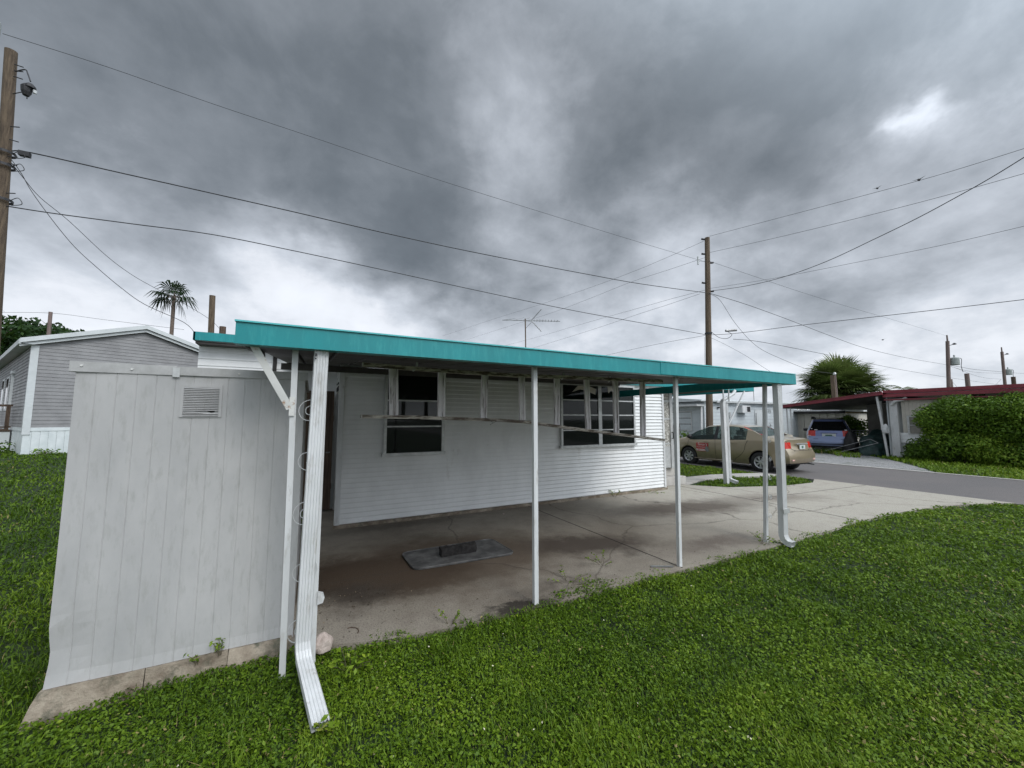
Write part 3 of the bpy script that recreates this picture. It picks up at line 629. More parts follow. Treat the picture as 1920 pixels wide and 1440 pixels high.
# entry screen on the porch
es=thing('screen_door','patterned white screen door standing on the porch just past the white wall corner','door',(8.1,6.95,.0))
MB().box(7.62,8.14,6.93,6.95,.95,2.35).build('mesh_panel',M['screen'],es)
MB().box(7.62,8.14,6.925,6.955,.42,.95).build('kick_panel',M['frame'],es)
MB().box(8.14,8.24,6.90,7.0,.40,2.40).box(7.58,7.62,6.92,6.96,.40,2.40).box(7.62,8.14,6.915,6.93,2.08,2.12).box(7.62,8.14,6.915,6.93,1.62,1.67).box(7.62,8.14,6.915,6.93,1.0,1.04).build('door_frame',M['frame'],es)
MB().tube([(8.16,6.88,1.15),(8.16,6.84,1.15),(8.16,6.84,1.3),(8.16,6.88,1.3)],.014,6).build('handle',M['black'],es)
mbx=thing('mailbox','small black mailbox hanging by the screen door above the porch step','mailbox',(8.4,6.95,1.35))
mm=MB(); mm.prism([(-.06,0),(.06,0),(.06,.22),(.03,.27),(-.03,.27),(-.06,.22)],0,.12,lambda a,b,z:(8.34+a,6.88-z+.06,1.25+b)); mm.build('box',M['black'],mbx,bevel=.006)
MB().box(8.25,8.28,6.9,6.93,1.3,1.45).build('bracket',M['black'],mbx)
stp=thing('porch_step','grey porch step below the screen door','step',(8.1,7,0))
MB().box(7.6,8.5,6.78,7.6,0,.2).build('tread',M['kerb'],stp,bevel=.01); MB().box(7.6,8.5,7.0,7.6,.2,.40).build('landing',M['kerb'],stp,bevel=.01)
# ------------------------------------------------------------------ carport
cp=thing('carport','long flat carport roof with a wide teal fascia on thin white posts over the slab','carport',(3,3.1,0))
mb=MB(); X0,X1=-.44,6.0
def rz(y,x): return 2.155+(y-2.97)*(.098-.0045*(x))      # sheet height
nx=24; ysr=[2.97,6.50]
# ribbed pan roof
vs=[];fs=[]; xs_=[]
x=X0
while x<X1-.01:
    xs_+= [(x,0),(x+.27,0),(x+.28,.035),(x+.30,.035),(x+.31,0)]; x+=.31
for (x,h) in xs_:
    xx=min(x,X1)
    yend=7.9 if xx<.62 else 6.49
    vs+=[(xx,2.97,rz(2.97,xx)+h),(xx,yend,rz(yend,xx)+h)]
for i in range(len(xs_)-1): fs.append((2*i,2*i+1,2*i+3,2*i+2))
mb.add(vs,fs)
for i in range(len(vs)): pass
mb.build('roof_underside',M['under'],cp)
mb=MB(); mb.add([(X0,2.97,rz(2.97,X0)+.045),(X1,2.97,rz(2.97,X1)+.045),(X1,6.45,rz(6.45,X1)+.045),(X0,6.45,rz(6.45,X0)+.045)],[(0,1,2,3)])
mb.add([(X0,6.45,rz(6.45,X0)+.045),(.33,6.45,rz(6.45,.33)+.045),(.33,7.9,rz(7.9,.33)+.045),(X0,7.9,rz(7.9,X0)+.045)],[(0,1,2,3)])
mb.build('roof_sheet',M['rooftop'],cp)
f=MB(); f.box(-.457,3.36,2.94,2.972,2.128,2.268); f.box(3.345,6.02,2.935,2.967,2.130,2.264); f.box(-.46,6.02,2.94,3.03,2.126,2.1285)
fo=f.build('fascia',M['teal'],cp,bevel=.004)
MB().box(-.462,6.026,2.928,2.978,2.2685,2.279).build('fascia_cap',M['tealtop'],fo)
MB().box(6.02,6.035,2.94,6.44,2.13,2.262).build('end_fascia',M['teal'],cp)
rk=MB(); rk.add([(-.455,2.975,2.13),(-.455,4.25,2.235),(-.455,4.42,2.20),(-.455,4.30,2.38),(-.455,2.975,2.26),(-.43,2.975,2.13),(-.43,4.25,2.235),(-.43,4.42,2.20),(-.43,4.30,2.38),(-.43,2.975,2.26)],[(0,1,2,3,4),(5,6,7,8,9),(0,1,6,5),(1,2,7,6),(2,3,8,7),(3,4,9,8)])
ro=rk.build('torn_end_fascia',M['under'],cp); ro['label']='torn dark end fascia with a jagged broken tip'
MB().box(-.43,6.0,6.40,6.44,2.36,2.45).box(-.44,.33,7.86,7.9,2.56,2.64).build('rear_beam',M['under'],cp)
def post(x,y,zt,w=.042,zb=-.05,mat='white',x2=None):
    q=MB(); q.bar((x,y,zb),(x if x2 is None else x2,y,zt),w,w*.95); q.box(x-w*.5-.002,x+w*.5+.002,y-w*.5-.002,y+w*.5+.002,zb,zb+.03)
    return q.build('post',M[mat],cp)
post(1.845,3.1,2.14,.042); post(3.73,3.11,2.13,.042,x2=3.78)
post(-.105,3.1,2.15,.038,-.12,x2=-.125); post(.07,3.16,2.15,.036,-.05)
post(5.475,3.16,2.13,.045,x2=5.665)
# flat brace at the left post, rusting at its bolts
MB().bar((-.14,3.075,1.72),(-.365,3.02,2.135),.045,.012,(0,1,0)).build('brace',M['rusty'],cp)
MB().box(-.145,-.112,3.068,3.074,1.67,1.80).build('brace_plate',M['rusty'],cp)
# wrought scrolls between the paired posts
def scroll(cx,cz,r,flip=1,ccw=1,y=3.12,turns=1.6):
    pts=[]
    for i in range(34):
        t=i/33; a=(math.pi*.5+ccw*t*turns*2*math.pi); rr=r*(1-.8*t); pts.append((cx+flip*rr*math.cos(a),y,cz+rr*math.sin(a)))
    MB().tube(pts,.0032,6).build('scroll',M['white'],cp,smooth=True)
for cz,fl,cc,r_ in ((1.70,1,1,.085),(1.36,1,-1,.10),(.98,1,1,.09),(.60,1,-1,.10),(.20,1,1,.09)):
    scroll(-.012,cz,r_,fl,cc)
for cz,cc in ((1.75,1),(1.55,-1),(1.35,1),(1.1,-1),(.85,1),(.6,-1),(.35,1)):
    scroll(5.57+(cz-1)*.09,cz,.035,1,cc,3.1)
# downspouts: fluted boxes with an elbow at the foot
def downspout(path,w,d,side,outn=(0,-1,0),nflute=5,name='downspout',parent=None,mat='white'):
    q=MB(); prof=[]
    for i in range(nflute):
        a=-w/2+w*i/nflute; s=w/nflute
        prof+=[(a+.002,-d/2),(a+s*.35,-d/2),(a+s*.5,-d/2+.006),(a+s*.85,-d/2+.006)]
    prof+=[(w/2,-d/2),(w/2,d/2),(-w/2,d/2)]
    n=len(prof); vs=[]
    P=[Vector(p) for p in path]; sv=Vector(side).normalized()
    for i,p in enumerate(P):
        t=((P[min(i+1,len(P)-1)]-p).normalized()+(p-P[max(i-1,0)]).normalized()).normalized()
        nn=t.cross(sv).normalized()
        if nn.dot(Vector(outn))<0 and i==0: sgn=-1
        elif i==0: sgn=1
        nn=nn*sgn
        for (a,b) in prof: vs.append(p+sv*a-nn*b)
    fs=[(i*n+k,i*n+(k+1)%n,(i+1)*n+(k+1)%n,(i+1)*n+k) for i in range(len(P)-1) for k in range(n)]
    q.add(vs,fs); return q.build(name,M[mat],parent or cp)
downspout([(.040,3.0,2.125),(.022,3.0,1.2),(.006,3.0,.19),(.010,2.985,.14),(.018,2.95,.10),(.065,2.70,.045),(.110,2.46,-.005)],.090,.042,(1,.12,0))
MB().box(.0,.012,2.955,2.963,2.08,2.10).add([(.0,2.962,2.06),(.01,2.962,2.06),(.01,2.962,2.07),(.0,2.962,2.07)],[(0,1,2,3)]).build('screw',M['black'],cp)
dp2=downspout([(5.665,3.0,2.125),(5.635,3.0,.9),(5.60,3.0,.12),(5.60,2.985,.07),(5.61,2.95,.03),(5.625,2.90,.02)],.10,.07,(1,0,0))
MB().box(5.56,5.70,2.955,2.968,.40,.46).build('strap',M['frame'],cp)
MB().add([(.085,3.13,.35),(.12,3.12,.36),(.13,3.12,.395),(.12,3.12,.43),(.085,3.13,.44),(.085,3.14,.35),(.12,3.13,.36),(.13,3.13,.395),(.12,3.13,.43),(.085,3.14,.44)],[(0,1,2,3,4),(5,6,7,8,9),(0,1,6,5),(1,2,7,6),(2,3,8,7),(3,4,9,8)]).build('bracket',M['white'],cp)
for hx in (1.0,2.95,3.75):
    MB().tube([(hx,4.2,2.29),(hx,4.2,2.235),(hx-.02,4.19,2.19),(hx-.05,4.17,2.17)],.012,6).build('hook',M['white'],cp)
# porch post with its downspout and brace
pp=thing('porch_post','stout white porch post with a gutter elbow and brace standing in the small grass tongue','post',(9.6,6.43,0))
MB().box(9.50,9.60,6.36,6.46,-.03,2.12).build('post',M['white'],pp,bevel=.005)
downspout([(9.66,6.40,2.05),(9.66,6.40,.12),(9.68,6.36,.07),(9.75,6.25,.02)],.09,.08,(1,0,0),parent=pp)
MB().tube([(9.53,6.40,2.12),(9.8,6.42,2.22),(10.05,6.43,2.32),(10.12,6.43,2.41)],.045,8).build('gutter_elbow',M['white'],pp,smooth=True)
MB().bar((9.72,6.41,1.45),(10.55,6.43,2.41),.03,.03).build('brace',M['white'],pp)
MB().box(9.49,9.52,6.34,6.36,2.1,2.42).box(9.72,9.75,6.34,6.36,2.1,2.42).build('hanger',M['frame'],pp)
# ------------------------------------------------------------------ hanging wooden frame
fr=thing('hanging_wood_frame','long weathered wooden frame with peeling slats hanging under the carport roof','frame',(2.6,4.2,1.7))
def railpts(pts,hh,dd,mat,name):
    q=MB(); n=len(pts); vs=[]
    for (x,z) in pts: vs+=[(x,4.2-dd/2,z-hh/2),(x,4.2+dd/2,z-hh/2),(x,4.2+dd/2,z+hh/2),(x,4.2-dd/2,z+hh/2)]
    fs=[(4*i+k,4*i+(k+1)%4,4*i+4+(k+1)%4,4*i+4+k) for i in range(n-1) for k in range(4)]+[(3,2,1,0),(4*n-4,4*n-3,4*n-2,4*n-1)]
    q.add(vs,fs); return q.build(name,M[mat],fr)
TR=[(.45,2.205),(1.2,2.19),(2.2,2.185),(3.2,2.205),(4.0,2.215),(4.79,2.225)]
BR=[(.45,1.672),(1.0,1.665),(1.6,1.645),(2.0,1.632),(2.35,1.61),(3.0,1.53),(3.8,1.437),(4.78,1.325)]
railpts(TR,.042,.05,'railwood','rail'); railpts(BR,.036,.07,'railwood','rail')
MB().box(.435,.45,4.172,4.228,2.188,2.226).box(.435,.45,4.162,4.238,1.656,1.690).build('rail_end',M['woodend'],fr)
def zi(L,x):
    for (a,za),(b,zb) in zip(L,L[1:]):
        if a<=x<=b: return za+(zb-za)*(x-a)/(b-a)
    return L[-1][1]
for i,(x,wd,pale) in enumerate(((.757,.098,1),(1.28,.09,0),(1.80,.085,0),(2.312,.085,1),(2.83,.085,0),(3.33,.085,0),(3.84,.09,0),(4.362,.10,0))):
    q=MB(); zt=zi(TR,x)-.022; zb=zi(BR,x)+.017; tl=.004*((i*7)%5-2)
    q.bar((x-tl,4.2,zb),(x+tl,4.2,zt),wd*.55,.022,(0,1,0)); q.bar((x-wd*.28-tl,4.185,zb),(x-wd*.28+tl,4.185,zt),wd*.42,.03,(0,1,0)); q.bar((x+wd*.33-tl,4.19,zb),(x+wd*.33+tl,4.19,zt),wd*.25,.034,(0,1,0))
    o=q.build('slat',M['oldwood'],fr)
MB().tube([(1.8,4.15,1.66),(1.9,4.14,1.60),(1.86,4.15,1.58),(1.95,4.16,1.62),(1.845,3.12,1.63)],.0025,5).build('tie_wire',M['wire'],fr)
# ------------------------------------------------------------------ mat, block, rock, scraps
rm=MB(); c=[(1.03,4.93),(1.045,4.33),(2.27,4.28),(2.24,4.93)]
pl=[]
for i,(x,y) in enumerate(c):
    px_,py_=c[i-1]; nx_,ny_=c[(i+1)%4]; r=.11
    a=Vector((px_-x,py_-y)).normalized()*r; b=Vector((nx_-x,ny_-y)).normalized()*r
    for k in range(7):
        t=k/6; pl.append((x+a.x*(1-t)**2+b.x*t*t,y+a.y*(1-t)**2+b.y*t*t))
mo=rm.prism(pl,.004,.022).build('floor_mat',M['mat'],bevel=.004); tag(mo,'worn black rounded mat lying on the oil stained concrete','mat')
rimm=MB(); rimm.tube([(x,y,.022) for x,y in pl+pl[:1]],.006,6,False); rimm.build('mat_lip',M['mat'],mo,smooth=True)
bl=MB(); 
A=Vector((1.42,4.56,.026)); B=Vector((1.92,4.56,.026)); 
nb=10
vs=[];fs=[]
for i in range(nb+1):
    x=1.42+.44*i/nb
    for (dy,dz) in ((-.06,0),(-.062,.045),(-.055,.09),(-.03,.098),(.03,.098),(.056,.09),(.06,.04),(.06,0)):
        vs.append((x+random.uniform(-.004,.004),4.60+(x-1.42)*-.02+dy+random.uniform(-.006,.006),.024+dz+ (random.uniform(-.008,.008) if dz>0 else 0)))
for i in range(nb):
    for k in range(8): fs.append((i*8+k,i*8+(k+1)%8,(i+1)*8+(k+1)%8,(i+1)*8+k))
fs+= [tuple(range(7,-1,-1)),tuple(nb*8+k for k in range(8))]
bo=bl.add(vs,fs).build('charred_block',M['char']); tag(bo,'charred dark block of wood lying on the black mat','block')
# shed foot stone
def lump(name,mat,c,r,seed,label,cat,sub=3,group=None):
    import bmesh
    bm=bmesh.new(); bmesh.ops.create_icosphere(bm,subdivisions=sub,radius=1)
    for v in bm.verts:
        n=mnoise.noise(Vector(v.co)*1.3+Vector((seed,0,0)))*.35; v.co*=1+n; v.co.x*=r[0];v.co.y*=r[1];v.co.z*=r[2]
        if v.co.z<-r[2]*.5: v.co.z=-r[2]*.5
    me=bpy.data.meshes.new(name); bm.to_mesh(me); bm.free(); me.materials.append(M[mat]); o=bpy.data.objects.new(name,me); COL.objects.link(o); o.location=c
    tag(o,label,cat,group); return o
lump('rock','rock',(.135,3.22,.03),(.062,.05,.075),4,'pale broken rock against the foot of the fluted downspout','rock')
lump('foot_stone','block',(-.07,3.06,-.12),(.07,.06,.05),9,'half buried concrete lump below the thin left carport post','stone')
cr_=MB(); cr_.tube([(.33+.06*math.cos(a),3.36+.07*math.sin(a),.003) for a in [i*.3-.6 for i in range(9)]],.004,5); tag(cr_.build('wire_loop',M['brown']),'rusty half loop of wire lying on the slab edge by the rock','wire')
sb=MB(); sb.bar((3.42,3.24,.010),(3.64,3.12,.010),.022,.010); tag(sb.build('metal_strip',M['steel']),'short pale metal strip lying by the foot of the third carport post','strip')
tag(MB().box(3.0,3.03,6.12,6.15,0,.018).build('pebble',M['rock'],bevel=.006),'small white pebble on the slab near the wall','pebble')
# ------------------------------------------------------------------ shed
sh=thing('storage_shed','chalky white metal shed with vertical grooves and a louvred vent left of the slab','shed',(-.7,4.5,0))
SX0,SX1=-1.375,-.065; SY=3.5
gx=[]; x=SX0
k=0
while x<SX1-.03:
    gx+=[(x,0),(x+.096,0)]; 
    if x+.1<SX1: gx+=[(x+.0975,.0022),(x+.0990,.0022)]
    x+=.102
gx=[g for g in gx if g[0]<=SX1]+[(SX1,0)]
zs=[.02+1.96*i/28 for i in range(29)]
def dent(x,z):
    d=-.010*math.exp(-((x+1.36)**2/.004+(z-.36)**2/.006))+.022*math.exp(-((x+1.30)**2/.012+(z-.24)**2/.03))
    d+=.004*math.sin(z*3.1+x*2)+.003*math.sin(x*9+z)
    return d
vs=[(x+(.012*math.exp(-((x+1.36)**2/.002+(z-.2)**2/.01))),SY+g+dent(x,z)+(-.007 if z<.03 else 0),z) for z in zs for (x,g) in gx]
n=len(gx); fs=[(j*n+i,j*n+i+1,(j+1)*n+i+1,(j+1)*n+i) for j in range(28) for i in range(n-1)]
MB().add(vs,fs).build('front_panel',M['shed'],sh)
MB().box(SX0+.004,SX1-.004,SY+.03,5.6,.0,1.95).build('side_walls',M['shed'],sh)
MB().box(SX1-.006,SX1+.004,SY+.002,SY+.05,.0,1.96).box(SX0-.004,SX0+.004,SY+.012,SY+.05,.4,1.96).build('corner_trim',M['shed'],sh)
MB().box(-1.402,-.865,SY-.012,SY+.06,1.955,2.022).box(-.862,-.044,SY-.014,SY+.06,1.957,2.018).box(-1.385,-.05,SY+.06,5.65,1.99,2.012).build('roof_trim',M['shedtrim'],sh)
MB().box(-.885,-.845,SY-.018,SY-.0145,1.942,2.01).build('trim_clip',M['frame'],sh)
t=MB()
for x,z in ((-1.345,1.995),(-1.10,1.985),(-.50,1.985),(-.30,1.985)): t.lathe([(0,0),(.007,0),(.007,.004),(0,.004)],8,(x,SY-.018,z),'y')
t.build('screw',M['rusty'],sh)
vt=MB().box(-.835,-.595,SY-.008,SY-.002,1.66,1.665).box(-.835,-.595,SY-.008,SY-.002,1.875,1.895).box(-.835,-.817,SY-.008,SY-.002,1.665,1.875).box(-.613,-.595,SY-.008,SY-.002,1.665,1.875).build('vent_frame',M['shed'],sh)
MB().box(-.817,-.613,SY-.003,SY-.001,1.665,1.875).build('vent_backing',M['shedtrim'],vt)
MB().add([(-.76,SY-.006,1.700),(-.68,SY-.006,1.704),(-.655,SY-.006,1.694),(-.635,SY-.006,1.698),(-.63,SY-.006,1.712),(-.66,SY-.006,1.716),(-.69,SY-.006,1.709)],[tuple(range(7))]).build('torn_slot',M['dark'],vt)

lv=MB()
for i in range(17):
    z=1.668+i*.0122
    if i==2:
        lv.add([(-.817,SY-.004,z),(-.70,SY-.004,z),(-.70,SY-.015,z-.004),(-.817,SY-.015,z)],[(0,1,2,3)]); continue
    lv.add([(-.817,SY-.004,z+.0112),(-.613,SY-.004,z+.0112),(-.613,SY-.014,z+.0035),(-.817,SY-.014,z+.0035)],[(0,1,2,3)])
lv.build('louvres',M['shed'],vt)
# plinth of three cracked blocks
def plinth(x0,x1,z0a,z0b,out0,out1,name):
    vs=[];n=9
    for i in range(n):
        t=i/(n-1); x=x0+(x1-x0)*t; zb=z0a+(z0b-z0a)*t; o=out0+(out1-out0)*t; j=random.uniform(-.006,.006)
        vs+=[(x-(.045*(1-t) if x0<-1.3 else 0)*1.0,SY-o+j,zb-.06),(x-(.02*(1-t) if x0<-1.3 else 0),SY-o*.5+j,-.03+j),(x,SY-.022,.018),(x,SY+.1,.018),(x,SY+.1,zb-.06)]
    fs=[(i*5+k,i*5+(k+1)%5,(i+1)*5+(k+1)%5,(i+1)*5+k) for i in range(n-1) for k in range(5)]+[(4,3,2,1,0),tuple((n-1)*5+k for k in range(5))]
    return MB().add(vs,fs).build(name,M['block'],sh)
plinth(-1.385,-.905,-.085,-.10,.085,.06,'foundation_block'); plinth(-.90,-.46,-.10,-.09,.055,.06,'foundation_block'); plinth(-.455,-.07,-.09,-.07,.11,.16,'foundation_block')
# ------------------------------------------------------------------ weeds
def weed(name,c,n,h,label,spread=.1,group=None,leaf=.02):
    P=[];Fv=[];vals=[]
    st=MB()
    pts=[];nr=[];sz=[]
    for i in range(n):
        a=random.uniform(0,6.28); l=h*random.uniform(.5,1); tip=Vector((c[0]+math.cos(a)*spread*random.uniform(.3,1.5),c[1]+math.sin(a)*spread*random.uniform(.3,1.5),c[2]+l))
        b=Vector(c)+Vector((math.cos(a),math.sin(a),0))*spread*.2; m_=(b+tip)/2+Vector((0,0,l*.2)); st.tube([b,m_,tip],.0018,4)
        for t in (.35,.55,.75,.9,1,1):
            q=b*(1-t)**2+m_*2*t*(1-t)+tip*t*t; pts.append(tuple(q+Vector((random.uniform(-1,1),random.uniform(-1,1),random.uniform(-.3,.6)))*leaf*.9)); nr.append((random.uniform(-.5,.5),random.uniform(-.5,.5),1)); sz.append(leaf*random.uniform(.5,1.2))
    o=st.build(name,M['twig']); tag(o,label,'plant',group)
    V,F,v=leaves(np.array(pts),np.array(nr),np.array(sz),.5,.2,np.clip(rng.normal(.6,.2,len(pts)),0,.95),.4)
    leaf_mesh('foliage',V,F,v,M['grass'],o); return o
G_='weeds sprouting along the slab and walls'
weed('weed',(5.75,6.38,0),9,.15,'taller sprig of weed at the wall foot below the double window',.12,G_,.022)
weed('weed',(6.75,6.40,0),14,.06,'low line of weeds at the wall foot near the white corner',.35,G_,.02)
weed('weed',(3.0,3.55,0),7,.11,'creeping weed on the slab between the two thin middle posts',.18,G_,.02)
weed('weed',(2.35,3.32,0),8,.08,'creeping weed just right of the middle post foot',.25,G_,.018)
weed('weed',(-.50,3.46,.0),5,.13,'small weed growing from the joint under the shed wall',.05,G_,.018)
weed('weed',(-.62,3.45,-.02),4,.09,'lower sprout beside the weed under the shed wall',.06,G_,.02)
weed('weed',(.30,2.95,-.04),14,.12,'yellowish weed clump by the fluted downspout elbow',.14,G_,.024)
weed('weed',(.165,2.43,-.05),6,.09,'broad leaf weed at the mouth of the fluted downspout',.05,G_,.022)
weed('weed',(1.05,3.12,0),6,.10,'thin weed on the slab edge left of the middle post',.1,G_,.016)
weed('weed',(5.35,3.12,0),8,.13,'grassy sprig at the foot of the paired right posts',.12,G_,.02)
# fallen blossom petals
fp=[];
pos=[]
for i in range(70):
    r=1.6+3*random.random()**1.3; a=R(random.uniform(-20,60)); x=r*math.sin(a);y=r*math.cos(a)
    if y<2.95: pos.append((x,y,gz(x,y)+.05))
V,F,v=leaves(np.array(pos),np.tile([0,0,1.],(len(pos),1)),rng.uniform(.004,.008,len(pos)),.7,.2,np.full(len(pos),1.),.5)
o=leaf_mesh('fallen_petals',V,F,v,pm('petal',(.62,.58,.42),None,.7)); tag(o,'tiny pale petals and flower heads scattered over the lawn','petals',kind='stuff')
# leaf litter blown over the slab
pos=[];nr=[];sz=[]
for i in range(520):
    m=random.random()
    if m<.35: x,y=random.gauss(.35,.28),random.gauss(3.85,.28)
    elif m<.6: x,y=random.uniform(.1,7),6.42-abs(random.gauss(0,.10))
    elif m<.8: x,y=random.uniform(.2,6),3.2+abs(random.gauss(0,.22))
    else: x,y=random.uniform(.1,9),random.uniform(3.4,6.3)
    if 1.0<x<2.3 and 4.2<y<5: continue
    if x<.02 or y<3.2: continue
    pos.append((x,y,.006)); nr.append((random.uniform(-.3,.3),random.uniform(-.3,.3),1)); sz.append(random.uniform(.004,.012))
V,F,v=leaves(np.array(pos),np.array(nr),np.array(sz),.45,.2,rng.random(len(pos)),.2)
lt=leaf_mesh('leaf_litter',V,F,v,leafmat('litter',[(0,(.025,.018,.012)),(.6,(.07,.05,.03)),(1,(.28,.22,.15))],.05)); tag(lt,'dry leaf litter and grit scattered over the concrete slab','litter',kind='stuff')
# ------------------------------------------------------------------ antenna
an=thing('tv_antenna','long rooftop television antenna with crossed elements on a thin mast above the teal roof','antenna',(5.3,9.42,3.0))
MB().tube([(5.36,9.47,2.95),(5.30,9.40,4.50)],.018,8).build('mast',M['pole'],an)
a0=Vector((4.72,9.707,4.465)); a1=Vector((6.19,8.951,4.43))
MB().tube([a0,a1],.014,6).build('boom',M['steel'],an)
el=MB(); ax=(a1-a0).normalized(); side=Vector((ax.y,-ax.x,0)).normalized()
for i,t in enumerate((.02,.18,.33)):
    p=a0.lerp(a1,t); l=.62-.12*i
    el.tube([p,p+side*(-l)*1.0+ax*.35+Vector((0,0,.22))],.005,5); el.tube([p,p+side*l*.8+ax*.25-Vector((0,0,.10))],.005,5)
for i in range(9):
    p=a0.lerp(a1,.55+.05*i); el.tube([p-side*.12,p+side*.12],.004,5); el.tube([p-Vector((0,0,.02)),p+Vector((0,0,.035))],.008,5)
el.build('element',M['steel'],an)
v=MB(); p=a0.lerp(a1,.5)
for sg_,e in ((1,Vector((5.70,9.17,4.77))),(-1,Vector((5.72,9.2,4.13)))):
    v.tube([p,e],.012,6)
    for k in range(5):
        q=p.lerp(e,.35+.14*k); v.tube([q-side*.1,q+side*.1],.004,5)
v.build('reflector',M['steel'],an)
MB().tube(catmull([(5.31,9.42,4.2),(5.38,9.38,4.3),(5.45,9.35,4.38),(5.5,9.33,4.46)]),.005,5).build('lead_wire',M['wire'],an)
# ------------------------------------------------------------------ poles
def pole(name,label,base,top,r0,r1,group=None,mat='pole',cat='utility pole'):
    t=thing(name,label,cat,base,0,group); b=Vector(base);T=Vector(top)
    MB().tube([b.lerp(T,i/12) for i in range(13)],[r0+(r1-r0)*i/12 for i in range(13)],14).build('shaft',M[mat],t,smooth=False)
    return t
GP='utility poles along the street and yards'
p1=pole('utility_pole','close wooden utility pole with lamp and climbing pegs at the left edge',(-6.77,13.83,.2),(-6.619,12.736,10.24),.12,.10,GP)
pg=MB()
for k,z in enumerate((9.9,9.75,9.62,8.45,8.15,7.75,7.6,6.9)):
    t=(z-.2)/10.04; c=Vector((-6.77,13.83,.2)).lerp(Vector((-6.619,12.736,10.24)),t); pg.tube([c+Vector((.1,-.08,0)),c+Vector((.26,-.11,.02 if k%2 else -.03))],.012,5)
pg.build('peg',M['wire'],p1)
MB().tube(catmull([(-6.9,12.75,10.1),(-6.93,12.7,9.2),(-6.92,12.8,8.2)]),.02,6).build('ground_wire',M['graytrim'],p1)
MB().lathe([(0,-.3),(.14,-.28),(.16,-.15),(.16,.1),(.10,.22),(0,.25)],16,(-6.93,12.62,10.66)).build('cap_lamp',M['transformer'],p1)
MB().lathe([(.03,-.22),(.05,-.2),(.05,0),(.03,.02)],10,(-6.93,12.62,10.36)).build('insulator',M['graytrim'],p1)
la=MB().tube(catmull([(-6.5,12.72,9.75),(-6.25,12.5,9.72),(-6.1,12.3,9.5),(-5.95,12.1,9.22)]),.014,6).tube(catmull([(-6.52,12.75,9.2),(-6.2,12.5,9.18),(-6.02,12.2,8.85)]),.01,6).build('lamp_arm',M['wire'],p1)
LX,LY,LZ=-5.92,12.05,9.05
MB().lathe([(0,.10),(.04,.08),(.09,.02),(.10,-.03),(.05,-.02)],12,(LX,LY,LZ)).build('lamp_hood',M['black'],p1)
MB().lathe([(.05,.04),(.09,-.02),(.08,-.14),(.05,-.22),(0,-.23)],12,(LX-.05,LY,LZ)).build('lamp_head',M['black'],p1)
MB().lathe([(0,.0),(.035,-.01),(.03,-.08),(0,-.09)],12,(LX+.08,LY,LZ-.04)).build('lamp_glass',M['lampglass'],p1)
cl=MB()
for z in (7.85,7.55,6.75):
    t=(z-.2)/10.04; c=Vector((-6.77,13.83,.2)).lerp(Vector((-6.619,12.736,10.24)),t); cl.lathe([(.165,-.03),(.175,-.03),(.175,.03),(.165,.03)],14,tuple(c)); cl.tube(catmull([c+Vector((.15,-.05,0)),c+Vector((.3,-.1,.08)),c+Vector((.38,-.12,-.06)),c+Vector((.2,-.08,-.12))]),.008,5)
cl.build('clamp',M['wire'],p1)
MB().box(-6.40,-6.22,12.88,12.98,7.84,7.95).build('splice_box',M['wire'],p1)
p2=pole('utility_pole','tall slim wooden utility pole rising behind the teal roof beside the gold car',(17.677,12.661,-.05),(17.967,12.46,11.075),.17,.12,GP)
ii=MB()
for (z,sx) in ((11.0,-1),(10.2,-1),(9.72,1),(8.65,-1),(8.2,1)):
    t=(z)/11.1; c=Vector((17.677,12.661,0)).lerp(Vector((17.967,12.46,11.1)),t); ii.tube([c,c+Vector((.18*sx,.10*-sx,0)),c+Vector((.26*sx,-.14*sx,.02))],[.04,.05,.05],8)
ii.build('insulator',M['wire'],p2)
c=Vector((17.677,12.661,0)).lerp(Vector((17.967,12.46,11.1)),.885)
MB().tube([c,c+Vector((-.42,.24,0))],.015,5).tube([c+Vector((-.42,.24,-.18)),c+Vector((-.42,.24,.25))],.04,8).build('fuse_cutout',M['graytrim'],p2)
MB().lathe([(.15,-.04),(.17,-.04),(.17,.04),(.15,.04)],12,tuple(Vector((17.677,12.661,0)).lerp(Vector((17.967,12.46,11.1)),.54))).build('clamp',M['wire'],p2)
MB().tube([(18.4,12.0,6.08),(18.9,11.75,6.12)],.06,8).build('splice_sleeve',M['steel'],p2)
MB().tube(catmull([(17.85,12.4,6.05),(18.15,12.2,5.75),(18.5,12.0,5.7),(18.75,11.9,5.9),(18.55,12.0,6.05)]),.012,5).build('slack_loop',M['wire'],p2)
def xpole(base,top,label,z0):
    t=pole('transformer_pole',label,base,top,.22,.17,GP,'polefar')
    T=Vector(top); right=Vector((.888,-.46,0))
    c=T+right*.62; 
    MB().lathe([(0,-.75),(.40,-.75),(.42,-.7),(.42,.05),(.36,.16),(0,.2)],16,(c.x,c.y,T.z-z0)).build('transformer',M['transformer'],t)
    MB().lathe([(.06,.15),(.09,.2),(.05,.3),(.11,.36),(.04,.5),(0,.52)],10,(c.x,c.y,T.z-z0)).build('bushing',M['transformer'],t)
    a=T-Vector((0,0,.6))
    MB().tube([a,a+right*.5+Vector((0,0,.15)),a+right*.75+Vector((0,0,.3))],.04,6).lathe([(0,.25),(.1,.2),(.22,.05),(.08,0)],10,tuple(a+right*.8+Vector((0,0,.15)))).build('lamp_arm',M['wire'],t)
    MB().tube([T-Vector((0,0,.1)),T+Vector((0,0,.75))],[.09,.07],8).build('top_pin',M['polefar'],t)
    MB().tube(catmull([c+right*.3+Vector((0,0,-z0+.1)),c+right*.85+Vector((0,0,-z0)),c+right*.75+Vector((0,0,-z0-.9)),c+right*.9+Vector((0,0,-z0-1.6))]),.03,5).build('jumper_wire',M['wire'],t)
    return t
